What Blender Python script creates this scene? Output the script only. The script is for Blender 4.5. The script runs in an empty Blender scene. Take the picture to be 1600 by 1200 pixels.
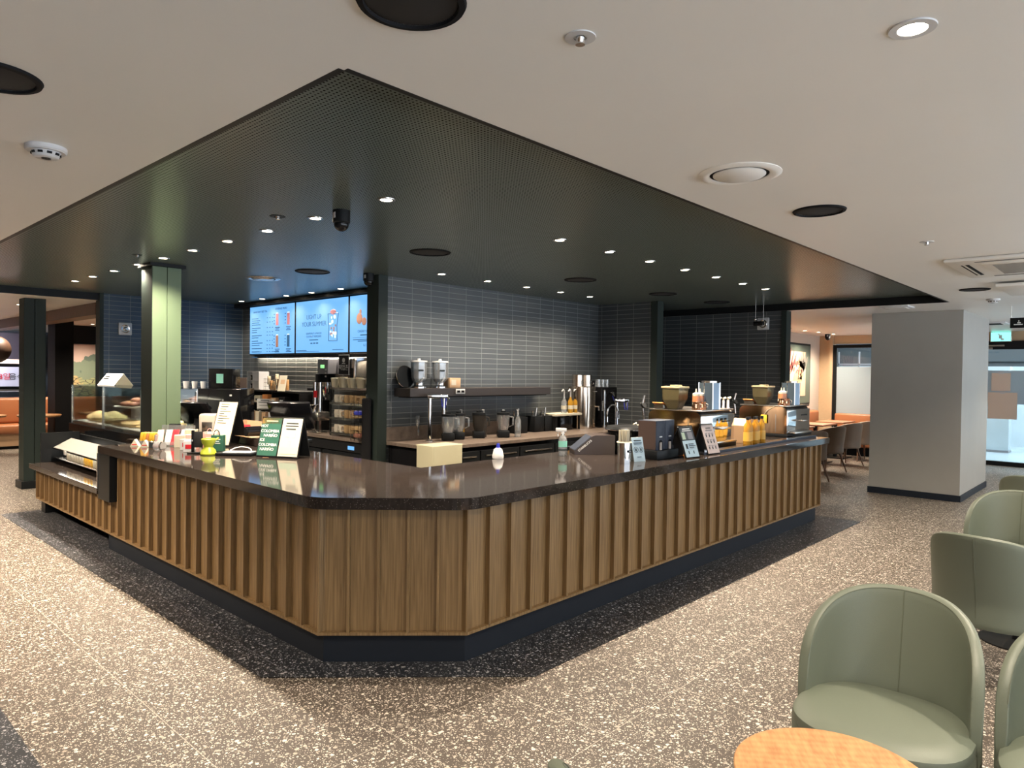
import bpy, bmesh, math, random
from mathutils import Vector, Matrix
random.seed(7)
SC = bpy.context.scene
COL = SC.collection
R = math.radians
PI = math.pi

# ------------------------------------------------------------------ camera
CF, CA, CP, CR, CH = 1087.6, .746358, .0149584, .013342, 1.62
_F = Vector((math.cos(CA)*math.cos(CP), math.sin(CA)*math.cos(CP), -math.sin(CP)))
_R0 = Vector((math.sin(CA), -math.cos(CA), 0)); _U0 = _R0.cross(_F)
_R = _R0*math.cos(CR) + _U0*math.sin(CR); _U = -_R0*math.sin(CR) + _U0*math.cos(CR)
cd = bpy.data.cameras.new('camera'); cam = bpy.data.objects.new('camera', cd); COL.objects.link(cam)
cd.sensor_fit = 'HORIZONTAL'; cd.sensor_width = 36; cd.lens = 36*CF/1600; cd.clip_start = .02; cd.clip_end = 200
m = Matrix((_R, _U, -_F)).transposed().to_4x4(); m.translation = (0, 0, CH); cam.matrix_world = m
SC.camera = cam
SC.view_settings.view_transform = 'Standard'; SC.view_settings.look = 'None'
SC.view_settings.gamma = 1; SC.view_settings.use_curve_mapping = False
SC.view_settings.exposure = 1.45
SC.cycles.max_bounces = 8; SC.cycles.diffuse_bounces = 4; SC.cycles.glossy_bounces = 4
SC.cycles.transmission_bounces = 8; SC.cycles.transparent_max_bounces = 12
SC.cycles.sample_clamp_indirect = 4; SC.cycles.caustics_reflective = False; SC.cycles.caustics_refractive = False
SC.cycles.use_denoising = True

# ------------------------------------------------------------------ world (soft daylight from the open shop front behind the camera)
w = bpy.data.worlds.new('world'); SC.world = w; w.use_nodes = True
_t = w.node_tree; _bg = _t.nodes['Background']; _bg.inputs[0].default_value = (.80, .89, 1, 1)
_tc = _t.nodes.new('ShaderNodeTexCoord'); _sx = _t.nodes.new('ShaderNodeSeparateXYZ'); _mr = _t.nodes.new('ShaderNodeMapRange')
_t.links.new(_tc.outputs['Generated'], _sx.inputs[0]); _t.links.new(_sx.outputs[2], _mr.inputs['Value'])
_mr.inputs['From Min'].default_value = -.12; _mr.inputs['From Max'].default_value = .06
_mr.inputs['To Min'].default_value = 2.2; _mr.inputs['To Max'].default_value = .75      # brighter below, added to lift the ceiling; softer above
_t.links.new(_mr.outputs[0], _bg.inputs[1])

SPOT_W = 86.0          # downlight power
WARM = (1, .84, .66)

def area(name, loc, rot, sx, sy, power, color=(1, 1, 1)):
    l = bpy.data.lights.new(name, 'AREA'); l.shape = 'RECTANGLE'; l.size = sx; l.size_y = sy; l.energy = power; l.color = color
    o = bpy.data.objects.new(name, l); COL.objects.link(o); o.location = loc; o.rotation_euler = rot; return o
# daylight of the mall corridor outside the glazing
area('corridor_daylight', (18.4, 1.5, 2.95), (0, 0, 0), 2.5, 9, 170, (.85, .93, 1))

# ------------------------------------------------------------------ helpers
def ray(px, py): return _F + _R*((px-800)/CF) - _U*((py-600)/CF)
def PZ(px, py, z):
    d = ray(px, py); t = (z-CH)/d.z; return Vector((d.x*t, d.y*t, z))
def PX(px, py, x):
    d = ray(px, py); t = x/d.x; return Vector((x, d.y*t, CH+d.z*t))
def PY(px, py, y):
    d = ray(px, py); t = y/d.y; return Vector((d.x*t, y, CH+d.z*t))

class MB:
    def __init__(s): s.bm = bmesh.new()
    def _fin(s, vs, M):
        if M is not None: bmesh.ops.transform(s.bm, matrix=M, verts=vs)
        return s
    def box(s, x0, x1, y0, y1, z0, z1, bev=0, seg=2, M=None):
        r = bmesh.ops.create_cube(s.bm, size=1); vs = r['verts']
        for v in vs: v.co = Vector((x0+(v.co.x+.5)*(x1-x0), y0+(v.co.y+.5)*(y1-y0), z0+(v.co.z+.5)*(z1-z0)))
        if bev:
            es = list({e for v in vs for e in v.link_edges})
            b = bmesh.ops.bevel(s.bm, geom=es, offset=bev, segments=seg, affect='EDGES', profile=.5)
            vs = list({v for f in b['faces'] for v in f.verts} | {v for v in vs if v.is_valid})
        return s._fin(vs, M)
    def cyl(s, c, r, h, n=24, r2=None, M=None, cap=True):
        r2 = r if r2 is None else r2
        return s.lathe([(r, 0), (r2, h)], c, n, M, cap)
    def lathe(s, prof, c=(0, 0, 0), n=24, M=None, cap=True, sx=1, sy=1):
        rings = []; allv = []
        for (r, z) in prof:
            ring = [s.bm.verts.new((c[0]+sx*r*math.cos(2*PI*i/n), c[1]+sy*r*math.sin(2*PI*i/n), c[2]+z)) for i in range(n)]
            rings.append(ring); allv += ring
        for a, b in zip(rings, rings[1:]):
            for i in range(n): s.bm.faces.new((a[i], a[(i+1) % n], b[(i+1) % n], b[i]))
        if cap:
            if prof[0][0] > 1e-6: s.bm.faces.new(rings[0][::-1])
            if prof[-1][0] > 1e-6: s.bm.faces.new(rings[-1])
        return s._fin(allv, M)
    def tube(s, pts, r, n=10):
        pts = [Vector(p) for p in pts]; rings = []
        rs = r if isinstance(r, (list, tuple)) else [r]*len(pts)
        for i, p in enumerate(pts):
            t = (pts[min(i+1, len(pts)-1)] - pts[max(i-1, 0)]).normalized()
            a = Vector((0, 0, 1)) if abs(t.z) < .9 else Vector((1, 0, 0))
            u = t.cross(a).normalized(); v = t.cross(u)
            rings.append([s.bm.verts.new(p + (u*math.cos(2*PI*k/n)+v*math.sin(2*PI*k/n))*rs[i]) for k in range(n)])
        for a, b in zip(rings, rings[1:]):
            for k in range(n): s.bm.faces.new((a[k], a[(k+1) % n], b[(k+1) % n], b[k]))
        s.bm.faces.new(rings[0][::-1]); s.bm.faces.new(rings[-1]); return s
    def prism(s, poly, z0, z1, M=None):
        a = [s.bm.verts.new((x, y, z0)) for x, y in poly]; b = [s.bm.verts.new((x, y, z1)) for x, y in poly]
        n = len(poly); s.bm.faces.new(a[::-1]); s.bm.faces.new(b)
        for i in range(n): s.bm.faces.new((a[i], a[(i+1) % n], b[(i+1) % n], b[i]))
        return s._fin(a+b, M)
    def quad(s, a, b, c, d):
        s.bm.faces.new([s.bm.verts.new(p) for p in (a, b, c, d)]); return s
    def ball(s, c, r, sx=1, sy=1, sz=1, seg=16, M=None):
        k = bmesh.ops.create_uvsphere(s.bm, u_segments=seg, v_segments=max(6, seg//2), radius=r)
        for v in k['verts']: v.co = Vector((c[0]+v.co.x*sx, c[1]+v.co.y*sy, c[2]+v.co.z*sz))
        return s._fin(k['verts'], M)
    def mesh(s, name):
        me = bpy.data.meshes.new(name); bmesh.ops.recalc_face_normals(s.bm, faces=s.bm.faces)
        s.bm.to_mesh(me); s.bm.free(); return me

def obj(name, mb, mat, parent=None, smooth=True, loc=None, rot=None, label=None, kind=None):
    me = mb.mesh(name) if isinstance(mb, MB) else mb
    me.materials.clear(); me.materials.append(mat)
    if smooth:
        me.shade_smooth() if hasattr(me, 'shade_smooth') else None
        try: me.set_sharp_from_angle(angle=R(35))
        except Exception: pass
    o = bpy.data.objects.new(name, me); COL.objects.link(o)
    if parent is not None: o.parent = parent
    if loc is not None: o.location = loc
    if rot is not None: o.rotation_euler = rot
    if label: o['label'] = label
    if kind: o['kind'] = kind
    return o
def tag(o, label, cat, group=None, kind=None):
    o['label'] = label; o['category'] = cat
    if group: o['group'] = group
    if kind: o['kind'] = kind
    return o
def thing(name, label, cat, loc=(0, 0, 0), rz=0, group=None):
    o = bpy.data.objects.new(name, None); COL.objects.link(o); o.empty_display_size = .05
    o.location = loc; o.rotation_euler = (0, 0, rz); return tag(o, label, cat, group)
def struct(name, mb, mat, smooth=False):
    o = obj(name, mb, mat, None, smooth); o['kind'] = 'structure'; return o
def dup(root, loc=None, rz=None, label=None, group=None):
    def cp(o, par):
        c = o.copy(); COL.objects.link(c); c.parent = par
        for ch in kids.get(o.name, []): cp(ch, c)
        return c
    kids = {}
    for o in root.children_recursive: kids.setdefault(o.parent.name, []).append(o)
    r = cp(root, None)
    if loc is not None: r.location = loc
    if rz is not None: r.rotation_euler = (0, 0, rz)
    if label: r['label'] = label
    if group: r['group'] = group
    return r
ORD = ['first', 'second', 'third', 'fourth', 'fifth', 'sixth', 'seventh', 'eighth', 'ninth', 'tenth', 'eleventh', 'twelfth']
def text(name, body, size, mat, parent, loc, rot, ext=.0006, align='CENTER', label=None, scale=None):
    c = bpy.data.curves.new(name, 'FONT'); c.body = body; c.size = size; c.extrude = ext; c.align_x = align; c.align_y = 'CENTER'
    t = bpy.data.objects.new(name, c); COL.objects.link(t); bpy.context.view_layer.update()
    me = bpy.data.meshes.new_from_object(t.evaluated_get(bpy.context.evaluated_depsgraph_get()))
    bpy.data.objects.remove(t); bpy.data.curves.remove(c)
    me.materials.clear(); me.materials.append(mat)
    o = bpy.data.objects.new(name, me); COL.objects.link(o); o.parent = parent; o.location = loc; o.rotation_euler = rot
    if scale: o.scale = scale
    if label: o['label'] = label
    return o

# ------------------------------------------------------------------ materials
MATS = {}
def nm(name):
    m = bpy.data.materials.new(name); m.use_nodes = True; MATS[name] = m
    return m, m.node_tree, m.node_tree.nodes['Principled BSDF']
def pm(name, col, rough=.5, metal=0, spec=.5, trans=0, emit=None, es=0, alpha=1, coat=0, ior=None, noise=0, nscale=20, bump=0, bscale=200):
    m, t, b = nm(name)
    b.inputs['Base Color'].default_value = (*col, 1); b.inputs['Roughness'].default_value = rough; b.inputs['Metallic'].default_value = metal
    b.inputs['Specular IOR Level'].default_value = spec; b.inputs['Transmission Weight'].default_value = trans
    b.inputs['Coat Weight'].default_value = coat; b.inputs['Alpha'].default_value = alpha
    if ior: b.inputs['IOR'].default_value = ior
    if emit: b.inputs['Emission Color'].default_value = (*emit, 1); b.inputs['Emission Strength'].default_value = es
    if noise or bump:
        tc = t.nodes.new('ShaderNodeTexCoord')
    if noise:
        n = t.nodes.new('ShaderNodeTexNoise'); n.inputs['Scale'].default_value = nscale; n.inputs['Detail'].default_value = 4
        t.links.new(tc.outputs['Object'], n.inputs['Vector'])
        mx = t.nodes.new('ShaderNodeMix'); mx.data_type = 'RGBA'
        mx.inputs['A'].default_value = (*[c*(1-noise) for c in col], 1); mx.inputs['B'].default_value = (*[min(1, c*(1+noise)) for c in col], 1)
        t.links.new(n.outputs['Fac'], mx.inputs['Factor']); t.links.new(mx.outputs['Result'], b.inputs['Base Color'])
    if bump:
        n = t.nodes.new('ShaderNodeTexNoise'); n.inputs['Scale'].default_value = bscale; t.links.new(tc.outputs['Object'], n.inputs['Vector'])
        bp = t.nodes.new('ShaderNodeBump'); bp.inputs['Strength'].default_value = bump; bp.inputs['Distance'].default_value = .002
        t.links.new(n.outputs['Fac'], bp.inputs['Height']); t.links.new(bp.outputs['Normal'], b.inputs['Normal'])
    return m
def mathn(t, op, a, b=None, c=None):
    n = t.nodes.new('ShaderNodeMath'); n.operation = op
    for i, v in enumerate((a, b, c)):
        if v is None: continue
        if isinstance(v, (int, float)): n.inputs[i].default_value = v
        else: t.links.new(v, n.inputs[i])
    return n.outputs[0]
def mixc(t, fac, a, b):
    n = t.nodes.new('ShaderNodeMix'); n.data_type = 'RGBA'
    for k, v in (('Factor', fac), ('A', a), ('B', b)):
        if isinstance(v, (int, float)): n.inputs[k].default_value = v
        elif isinstance(v, tuple): n.inputs[k].default_value = (*v, 1)
        else: t.links.new(v, n.inputs[k])
    return n.outputs['Result']
def pos(t):
    g = t.nodes.new('ShaderNodeNewGeometry'); s = t.nodes.new('ShaderNodeSeparateXYZ'); t.links.new(g.outputs['Position'], s.inputs[0])
    return g.outputs['Position'], s.outputs[0], s.outputs[1], s.outputs[2]

def terrazzo(name, base, base2, chipa, chipb, dens, rough, j0=1.26, jy=2.44, js=.66, jcol=(.5, .46, .4)):
    m, t, b = nm(name); P, X, Y, Z = pos(t)
    no = t.nodes.new('ShaderNodeTexNoise'); no.inputs['Scale'].default_value = 1.3; no.inputs['Detail'].default_value = 5; t.links.new(P, no.inputs['Vector'])
    col = mixc(t, no.outputs['Fac'], base, base2)
    # warp so that chips get irregular outlines
    wn = t.nodes.new('ShaderNodeTexNoise'); wn.inputs['Scale'].default_value = 70; t.links.new(P, wn.inputs['Vector'])
    va = t.nodes.new('ShaderNodeVectorMath'); va.operation = 'MULTIPLY_ADD'; va.inputs[1].default_value = (.006, .006, 0)
    t.links.new(wn.outputs['Color'], va.inputs[0]); t.links.new(P, va.inputs[2])
    for sc, th, d in ((82, .31, dens*.8), (48, .34, dens*.42), (165, .33, dens*.75)):
        v = t.nodes.new('ShaderNodeTexVoronoi'); v.inputs['Scale'].default_value = sc; t.links.new(va.outputs[0], v.inputs['Vector'])
        s = t.nodes.new('ShaderNodeSeparateColor'); t.links.new(v.outputs['Color'], s.inputs[0])
        lim = mathn(t, 'MULTIPLY_ADD', s.outputs[0], .25, th-.1)
        on = mathn(t, 'MULTIPLY', mathn(t, 'LESS_THAN', v.outputs['Distance'], lim), mathn(t, 'LESS_THAN', s.outputs[1], d))
        col = mixc(t, on, col, mixc(t, s.outputs[2], chipa, chipb))
    jx = mathn(t, 'ABSOLUTE', mathn(t, 'SUBTRACT', mathn(t, 'FRACT', mathn(t, 'DIVIDE', mathn(t, 'SUBTRACT', X, j0-js/2+20*js*0-js*30), js)), .5))
    jyy = mathn(t, 'ABSOLUTE', mathn(t, 'SUBTRACT', mathn(t, 'FRACT', mathn(t, 'DIVIDE', mathn(t, 'SUBTRACT', Y, jy-js/2-js*30), js)), .5))
    jm = mathn(t, 'LESS_THAN', mathn(t, 'MINIMUM', jx, jyy), .0022/js)
    col = mixc(t, mathn(t, 'MULTIPLY', jm, .55), col, jcol)
    t.links.new(col, b.inputs['Base Color']); b.inputs['Roughness'].default_value = rough; b.inputs['Specular IOR Level'].default_value = .3
    return m
M_FLOOR = terrazzo('terrazzo_tan', (.052, .043, .035), (.080, .066, .053), (.68, .63, .55), (.34, .29, .24), .58, .46)
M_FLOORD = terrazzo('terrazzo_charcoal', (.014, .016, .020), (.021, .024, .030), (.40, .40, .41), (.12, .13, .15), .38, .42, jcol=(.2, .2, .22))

def tiles(name, axis, c1, c2, rough=.28, w=.27, h=.062):
    m, t, b = nm(name); P, X, Y, Z = pos(t)
    cb = t.nodes.new('ShaderNodeCombineXYZ'); t.links.new(X if axis == 'x' else Y, cb.inputs[0]); t.links.new(Z, cb.inputs[1])
    br = t.nodes.new('ShaderNodeTexBrick'); t.links.new(cb.outputs[0], br.inputs['Vector']); br.offset = 0; br.squash = 1
    br.inputs['Color1'].default_value = (*c1, 1); br.inputs['Color2'].default_value = (*c2, 1); br.inputs['Mortar'].default_value = (.21, .22, .22, 1)
    br.inputs['Scale'].default_value = 1; br.inputs['Mortar Size'].default_value = .003; br.inputs['Mortar Smooth'].default_value = .2
    br.inputs['Brick Width'].default_value = w; br.inputs['Row Height'].default_value = h; br.inputs['Bias'].default_value = 0
    n = t.nodes.new('ShaderNodeTexNoise'); n.inputs['Scale'].default_value = 9; t.links.new(P, n.inputs['Vector'])
    wv = mathn(t, 'MULTIPLY', n.outputs['Fac'], .5)
    hgt = mathn(t, 'ADD', mathn(t, 'SUBTRACT', 1.0, br.outputs['Fac']), wv)
    bp = t.nodes.new('ShaderNodeBump'); bp.inputs['Strength'].default_value = .5; bp.inputs['Distance'].default_value = .004
    t.links.new(hgt, bp.inputs['Height']); t.links.new(bp.outputs['Normal'], b.inputs['Normal'])
    t.links.new(br.outputs['Color'], b.inputs['Base Color']); b.inputs['Roughness'].default_value = rough
    return m
M_TILEX = tiles('slate_tile_x', 'x', (.056, .064, .069), (.068, .077, .082))
M_TILEY = tiles('slate_tile_y', 'y', (.050, .057, .062), (.060, .068, .073))  # same slate, dimmer light on these walls put into its colour
M_TILEB = tiles('blue_tile_x', 'x', (.030, .052, .085), (.036, .062, .10))

def perforated():
    m, t, b = nm('perforated_green_panel'); P, X, Y, Z = pos(t)
    fx = mathn(t, 'SUBTRACT', mathn(t, 'FRACT', mathn(t, 'DIVIDE', X, .02)), .5)
    fy = mathn(t, 'SUBTRACT', mathn(t, 'FRACT', mathn(t, 'DIVIDE', Y, .02)), .5)
    d = mathn(t, 'SQRT', mathn(t, 'ADD', mathn(t, 'MULTIPLY', fx, fx), mathn(t, 'MULTIPLY', fy, fy)))
    hole = mathn(t, 'LESS_THAN', d, .23)
    n = t.nodes.new('ShaderNodeTexNoise'); n.inputs['Scale'].default_value = 2; t.links.new(P, n.inputs['Vector'])
    base = mixc(t, n.outputs['Fac'], (.100, .132, .122), (.118, .152, .138))
    t.links.new(mixc(t, hole, base, (.004, .004, .004)), b.inputs['Base Color'])
    t.links.new(mathn(t, 'MULTIPLY_ADD', hole, .5, .30), b.inputs['Roughness'])
    t.links.new(mathn(t, 'MULTIPLY_ADD', hole, -.5, .5), b.inputs['Specular IOR Level'])
    return m
M_PERF = perforated()

def woodm(name, ca, cb, sx, sy, sz, rough=.5, ring=0):
    m, t, b = nm(name); P, X, Y, Z = pos(t)
    tc = t.nodes.new('ShaderNodeTexCoord')
    mp = t.nodes.new('ShaderNodeMapping'); mp.inputs['Scale'].default_value = (sx, sy, sz); t.links.new(P if not ring else tc.outputs['Object'], mp.inputs['Vector'])
    n = t.nodes.new('ShaderNodeTexNoise'); n.inputs['Scale'].default_value = 1; n.inputs['Detail'].default_value = 6; n.inputs['Distortion'].default_value = .4; t.links.new(mp.outputs[0], n.inputs['Vector'])
    f = n.outputs['Fac']
    if ring:
        wv = t.nodes.new('ShaderNodeTexWave'); wv.inputs['Scale'].default_value = ring; wv.inputs['Distortion'].default_value = 9; wv.inputs['Detail'].default_value = 3; wv.inputs['Detail Scale'].default_value = .6
        mp2 = t.nodes.new('ShaderNodeMapping'); mp2.inputs['Scale'].default_value = (1, .18, 1); t.links.new(tc.outputs['Object'], mp2.inputs['Vector']); t.links.new(mp2.outputs[0], wv.inputs['Vector'])
        f = mathn(t, 'MULTIPLY_ADD', wv.outputs['Fac'], .12, mathn(t, 'MULTIPLY', f, .88))
    cr = t.nodes.new('ShaderNodeValToRGB'); cr.color_ramp.elements[0].position = .3; cr.color_ramp.elements[1].position = .7
    cr.color_ramp.elements[0].color = (*ca, 1); cr.color_ramp.elements[1].color = (*cb, 1)
    t.links.new(f, cr.inputs[0]); t.links.new(cr.outputs[0], b.inputs['Base Color']); b.inputs['Roughness'].default_value = rough
    bp = t.nodes.new('ShaderNodeBump'); bp.inputs['Strength'].default_value = .15; bp.inputs['Distance'].default_value = .001
    t.links.new(f, bp.inputs['Height']); t.links.new(bp.outputs['Normal'], b.inputs['Normal'])
    return m
M_OAK = woodm('oak_veneer', (.150, .090, .036), (.30, .195, .090), 110, 110, 3, .45)
M_ASH = woodm('ash_table_top', (.34, .165, .07), (.52, .29, .13), 14, 70, 10, .42, ring=9)
M_WALNUT = woodm('walnut', (.09, .045, .022), (.17, .09, .05), 60, 60, 6, .45)

def stone(name, c, sp, rough):
    m, t, b = nm(name); P, X, Y, Z = pos(t)
    col = c
    n = t.nodes.new('ShaderNodeTexNoise'); n.inputs['Scale'].default_value = 14; n.inputs['Detail'].default_value = 8
    mp = t.nodes.new('ShaderNodeMapping'); mp.inputs['Rotation'].default_value = (0, 0, .4); mp.inputs['Scale'].default_value = (1, 5, 1); t.links.new(P, mp.inputs['Vector']); t.links.new(mp.outputs[0], n.inputs['Vector'])
    col = mixc(t, n.outputs['Fac'], tuple(x*.45 for x in c), tuple(x*1.8 for x in c))
    v = t.nodes.new('ShaderNodeTexVoronoi'); v.inputs['Scale'].default_value = 190; t.links.new(P, v.inputs['Vector'])
    s = t.nodes.new('ShaderNodeSeparateColor'); t.links.new(v.outputs['Color'], s.inputs[0])
    on = mathn(t, 'MULTIPLY', mathn(t, 'LESS_THAN', v.outputs['Distance'], .22), mathn(t, 'LESS_THAN', s.outputs[0], .16))
    t.links.new(mixc(t, on, col, sp), b.inputs['Base Color']); b.inputs['Roughness'].default_value = rough; b.inputs['Specular IOR Level'].default_value = .30
    return m
M_STONE = stone('polished_dark_stone', (.026, .020, .017), (.42, .36, .31), .07)
M_STONE2 = stone('brown_backsplash_stone', (.13, .10, .08), (.4, .34, .28), .35)
M_WHITEC = pm('white_ceiling_paint', (.84, .83, .79), .42, noise=.04, nscale=1.2)
M_BLACK = pm('black_metal', (.010, .011, .012), .4, spec=.15)
M_BLACKG = pm('black_gloss', (.008, .008, .009), .14, spec=.3)
M_BLACKM = pm('black_matte', (.010, .010, .011), .7, spec=.1)
M_KICK = pm('blue_black_kick', (.014, .018, .026), .5, spec=.2)
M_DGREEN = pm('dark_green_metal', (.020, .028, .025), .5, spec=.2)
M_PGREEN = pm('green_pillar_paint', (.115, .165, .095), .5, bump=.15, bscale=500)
M_GREYCOL = pm('grey_column_paint', (.34, .33, .30), .55, noise=.06, nscale=3)
M_WALLTAN = pm('tan_wall', (.50, .36, .22), .7, noise=.05)
M_WALLGR = pm('plaster_wall', (.55, .48, .41), .8, noise=.05)
M_STEEL = pm('brushed_steel', (.62, .58, .54), .24, 1, noise=.1, nscale=60)
M_CHROME = pm('chrome', (.72, .72, .72), .06, 1)
M_TINTMIR = pm('tinted_mirror', (.55, .36, .22), .10, 1)  # mirror metal with the orange of its reflections put into the colour
def thin_glass(name, tint, refl=.10, haze=0):
    m, t, b = nm(name); out = t.nodes['Material Output']
    tr = t.nodes.new('ShaderNodeBsdfTransparent'); tr.inputs[0].default_value = (*tint, 1); gl = t.nodes.new('ShaderNodeBsdfGlossy'); gl.inputs['Roughness'].default_value = .02
    fr = t.nodes.new('ShaderNodeFresnel'); fr.inputs['IOR'].default_value = 1.3; mx = t.nodes.new('ShaderNodeMixShader')
    t.links.new(mathn(t, 'MULTIPLY_ADD', fr.outputs[0], .8, refl*.3), mx.inputs[0]); t.links.new(tr.outputs[0], mx.inputs[1]); t.links.new(gl.outputs[0], mx.inputs[2]); 
    last = mx.outputs[0]
    if haze:
        df = t.nodes.new('ShaderNodeBsdfDiffuse'); df.inputs[0].default_value = (.85, .87, .88, 1); m2 = t.nodes.new('ShaderNodeMixShader'); m2.inputs[0].default_value = haze
        t.links.new(last, m2.inputs[1]); t.links.new(df.outputs[0], m2.inputs[2]); last = m2.outputs[0]
    t.links.new(last, out.inputs['Surface']); return m
M_GLASS = thin_glass('clear_glass', (.93, .97, .96))
M_ACRY = thin_glass('acrylic', (.84, .88, .90), .5, .16)
M_WHITE = pm('white_plastic', (.60, .60, .60), .35)
M_IVORY = pm('ivory_card', (.56, .52, .41), .6)
M_CREAM = pm('cream_paper', (.58, .51, .36), .6, noise=.1, nscale=60)
M_PINK = pm('pink_packet', (.72, .40, .35), .45)
M_RED = pm('red_plastic', (.55, .02, .03), .3)
M_GREENS = pm('green_card', (.025, .11, .075), .5)
M_GREENL = pm('pale_green_card', (.42, .52, .40), .5)
M_GOLD = pm('ochre_card', (.48, .28, .07), .5)
M_LIME = pm('lime_plastic', (.42, .48, .03), .35)
M_YEL = pm('yellow_wrapper', (.85, .50, .05), .35)
M_BLUE = pm('blue_cap', (.02, .03, .35), .4)
M_BLUEC = pm('pale_blue_card', (.42, .56, .64), .5)
M_TEAL = pm('teal_label', (.20, .50, .42), .5)
M_NAVY = pm('navy_metal', (.030, .038, .058), .45, spec=.25)
M_SMOKE = pm('smoked_plastic', (.10, .09, .08), .12, trans=.6, ior=1.2)
M_AMBER = pm('amber_syrup', (.80, .42, .05), .06, trans=.55, ior=1.3)
M_CARAMEL = pm('caramel_sauce', (.45, .17, .07), .3)
M_BAKE = pm('baked_pastry', (.50, .27, .10), .7, noise=.4, nscale=50)
M_BAKED = pm('dark_pastry', (.20, .08, .05), .6, noise=.4, nscale=50)
M_BREAD = pm('cream_bread', (.74, .55, .30), .7, noise=.2, nscale=60)
M_LEATHER = pm('brown_leather', (.36, .135, .055), .42, bump=.2, bscale=60)
M_SAGE = pm('sage_leather', (.122, .142, .108), .45, bump=.25, bscale=450)
M_SAGES = pm('sage_thread', (.10, .115, .08), .6)
M_TAUPE = pm('taupe_leather', (.22, .165, .12), .5, bump=.2, bscale=300)
M_KRAFT = pm('kraft_board', (.52, .34, .20), .7)
M_TOWEL = pm('cream_towel', (.46, .43, .29), .9, bump=.8, bscale=160)
M_MUGW = pm('white_mug', (.66, .60, .50), .25)
M_MUGB = pm('brown_mug', (.42, .28, .14), .3)
M_FROST = pm('frosted_glass', (.46, .55, .60), .45, trans=.35, ior=1.1)
M_DARKTXT = pm('dark_print', (.02, .03, .035), .6)
M_WHITETXT = pm('white_print', (.85, .85, .82), .5)
M_ORANGE = pm('orange_card', (.65, .25, .07), .5)
M_LENS = pm('lamp_glow', (1, .9, .75), .3, emit=(1, .86, .66), es=12)
M_SCREEN = pm('screen_blue', (.02, .03, .04), .3, emit=(.17, .47, .93), es=.42)
M_SCRDIM = pm('screen_text', (.01, .03, .06), .4, emit=(.02, .09, .20), es=.3)
M_SCRPK = pm('screen_pink', (.1, .03, .03), .4, emit=(.45, .20, .22), es=.35)
M_SCRWH = pm('screen_white', (.1, .1, .1), .4, emit=(.62, .85, 1), es=.5)
M_SCRBR = pm('screen_brown', (.1, .05, .03), .4, emit=(.22, .12, .10), es=.35)
M_EXIT = pm('exit_lit', (.1, .5, .45), .4, emit=(.25, .95, .85), es=.6)
M_LEDG = pm('green_led', (.1, .5, .1), .4, emit=(.3, 1, .3), es=.5)
M_CORR = pm('corridor_stone', (.46, .53, .58), .25, noise=.12, nscale=3)
M_CORRF = pm('corridor_floor', (.42, .50, .56), .2, noise=.1, nscale=2)
M_SHOPD = pm('shop_dark', (.05, .06, .07), .4)
M_TAPE = pm('paper_notice', (.66, .56, .47), .6)
M_CURT = pm('mauve_panel', (.045, .035, .05), .5)

# ================================================================== STRUCTURE
ZC, ZG = 2.54, 2.635
RX0, RX1, RY0, RY1 = 1.215, 9.613, 1.84, 10.53
struct('floor', MB().quad((-5, -5, 0), (17, -5, 0), (17, 22, 0), (-5, 22, 0)), M_FLOOR)
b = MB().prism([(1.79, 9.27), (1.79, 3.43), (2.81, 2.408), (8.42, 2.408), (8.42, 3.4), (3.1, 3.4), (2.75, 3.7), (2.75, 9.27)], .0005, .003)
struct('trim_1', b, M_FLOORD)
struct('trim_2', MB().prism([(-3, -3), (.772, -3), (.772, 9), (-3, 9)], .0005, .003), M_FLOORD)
b = MB()
for x0, x1, y0, y1 in ((-5, 17, -5, RY0), (-5, 17, RY1, 22), (-5, RX0, RY0, RY1), (RX1, 17, RY0, RY1)):
    b.box(x0, x1, y0, y1, ZC, ZC+.05)
struct('ceiling', b, M_WHITEC)
struct('ceiling_recess', MB().box(RX0-.05, RX1+.05, RY0-.05, RY1+.05, ZG, ZG+.03), M_PERF)
b = MB(); e = .004
b.box(RX0-.02, RX0+e, RY0, RY1, ZC-.001, ZG); b.box(RX1-e, RX1+.02, RY0, RY1, ZC-.001, ZG)
b.box(RX0, RX1, RY0-.02, RY0+e, ZC-.001, ZG); b.box(RX0, RX1, RY1-e, RY1+.02, ZC-.001, ZG)
struct('trim_3', b, M_BLACK)
WAY = 10.5
struct('wall_back', MB().box(3.17, 5.3, WAY, WAY+.12, 0, ZG), M_TILEB)
struct('trim_4', MB().box(3.12, 3.17, WAY-.015, WAY+.14, 0, ZG), M_DGREEN)
struct('wall_menu', MB().box(5.14, 5.26, 6.12, WAY, 0, ZG), M_TILEY)
struct('wall_partition', MB().box(4.50, 8.45, 6.0, 6.12, 0, ZG), M_TILEX)
struct('trim_5', MB().box(4.38, 4.50, 5.96, 6.16, 0, ZG), M_DGREEN)
struct('wall_corner', MB().box(8.33, 8.45, 5.1, 6.0, 0, ZG), M_TILEY)
struct('trim_6', MB().box(8.31, 8.46, 5.00, 5.1, 0, ZG), M_DGREEN)
struct('wall_bar', MB().box(9.65, 9.77, 3.83, 6.8, 0, ZG), M_TILEY)
struct('trim_7', MB().box(9.63, 9.79, 3.76, 3.83, 0, ZG), M_DGREEN)
# stone backsplash bands
struct('trim_8', MB().box(4.50, 8.33, 5.985, 6.0, .885, 1.03), M_STONE2)
# far right room
struct('wall_picture', MB().box(9.77, 16.2, 5.5, 5.62, 0, ZC), M_WALLGR)
b = MB(); b.box(16, 16.15, 5.25, 5.5, 0, ZC).box(15.93, 16.15, 5.2, 5.27, 0, ZC).box(16, 16.15, -5, 5.25, 2.36, ZC).box(16, 16.15, 2.6, 4.1, 0, 2.4)
struct('wall_right', b, M_WALLTAN)
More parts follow.
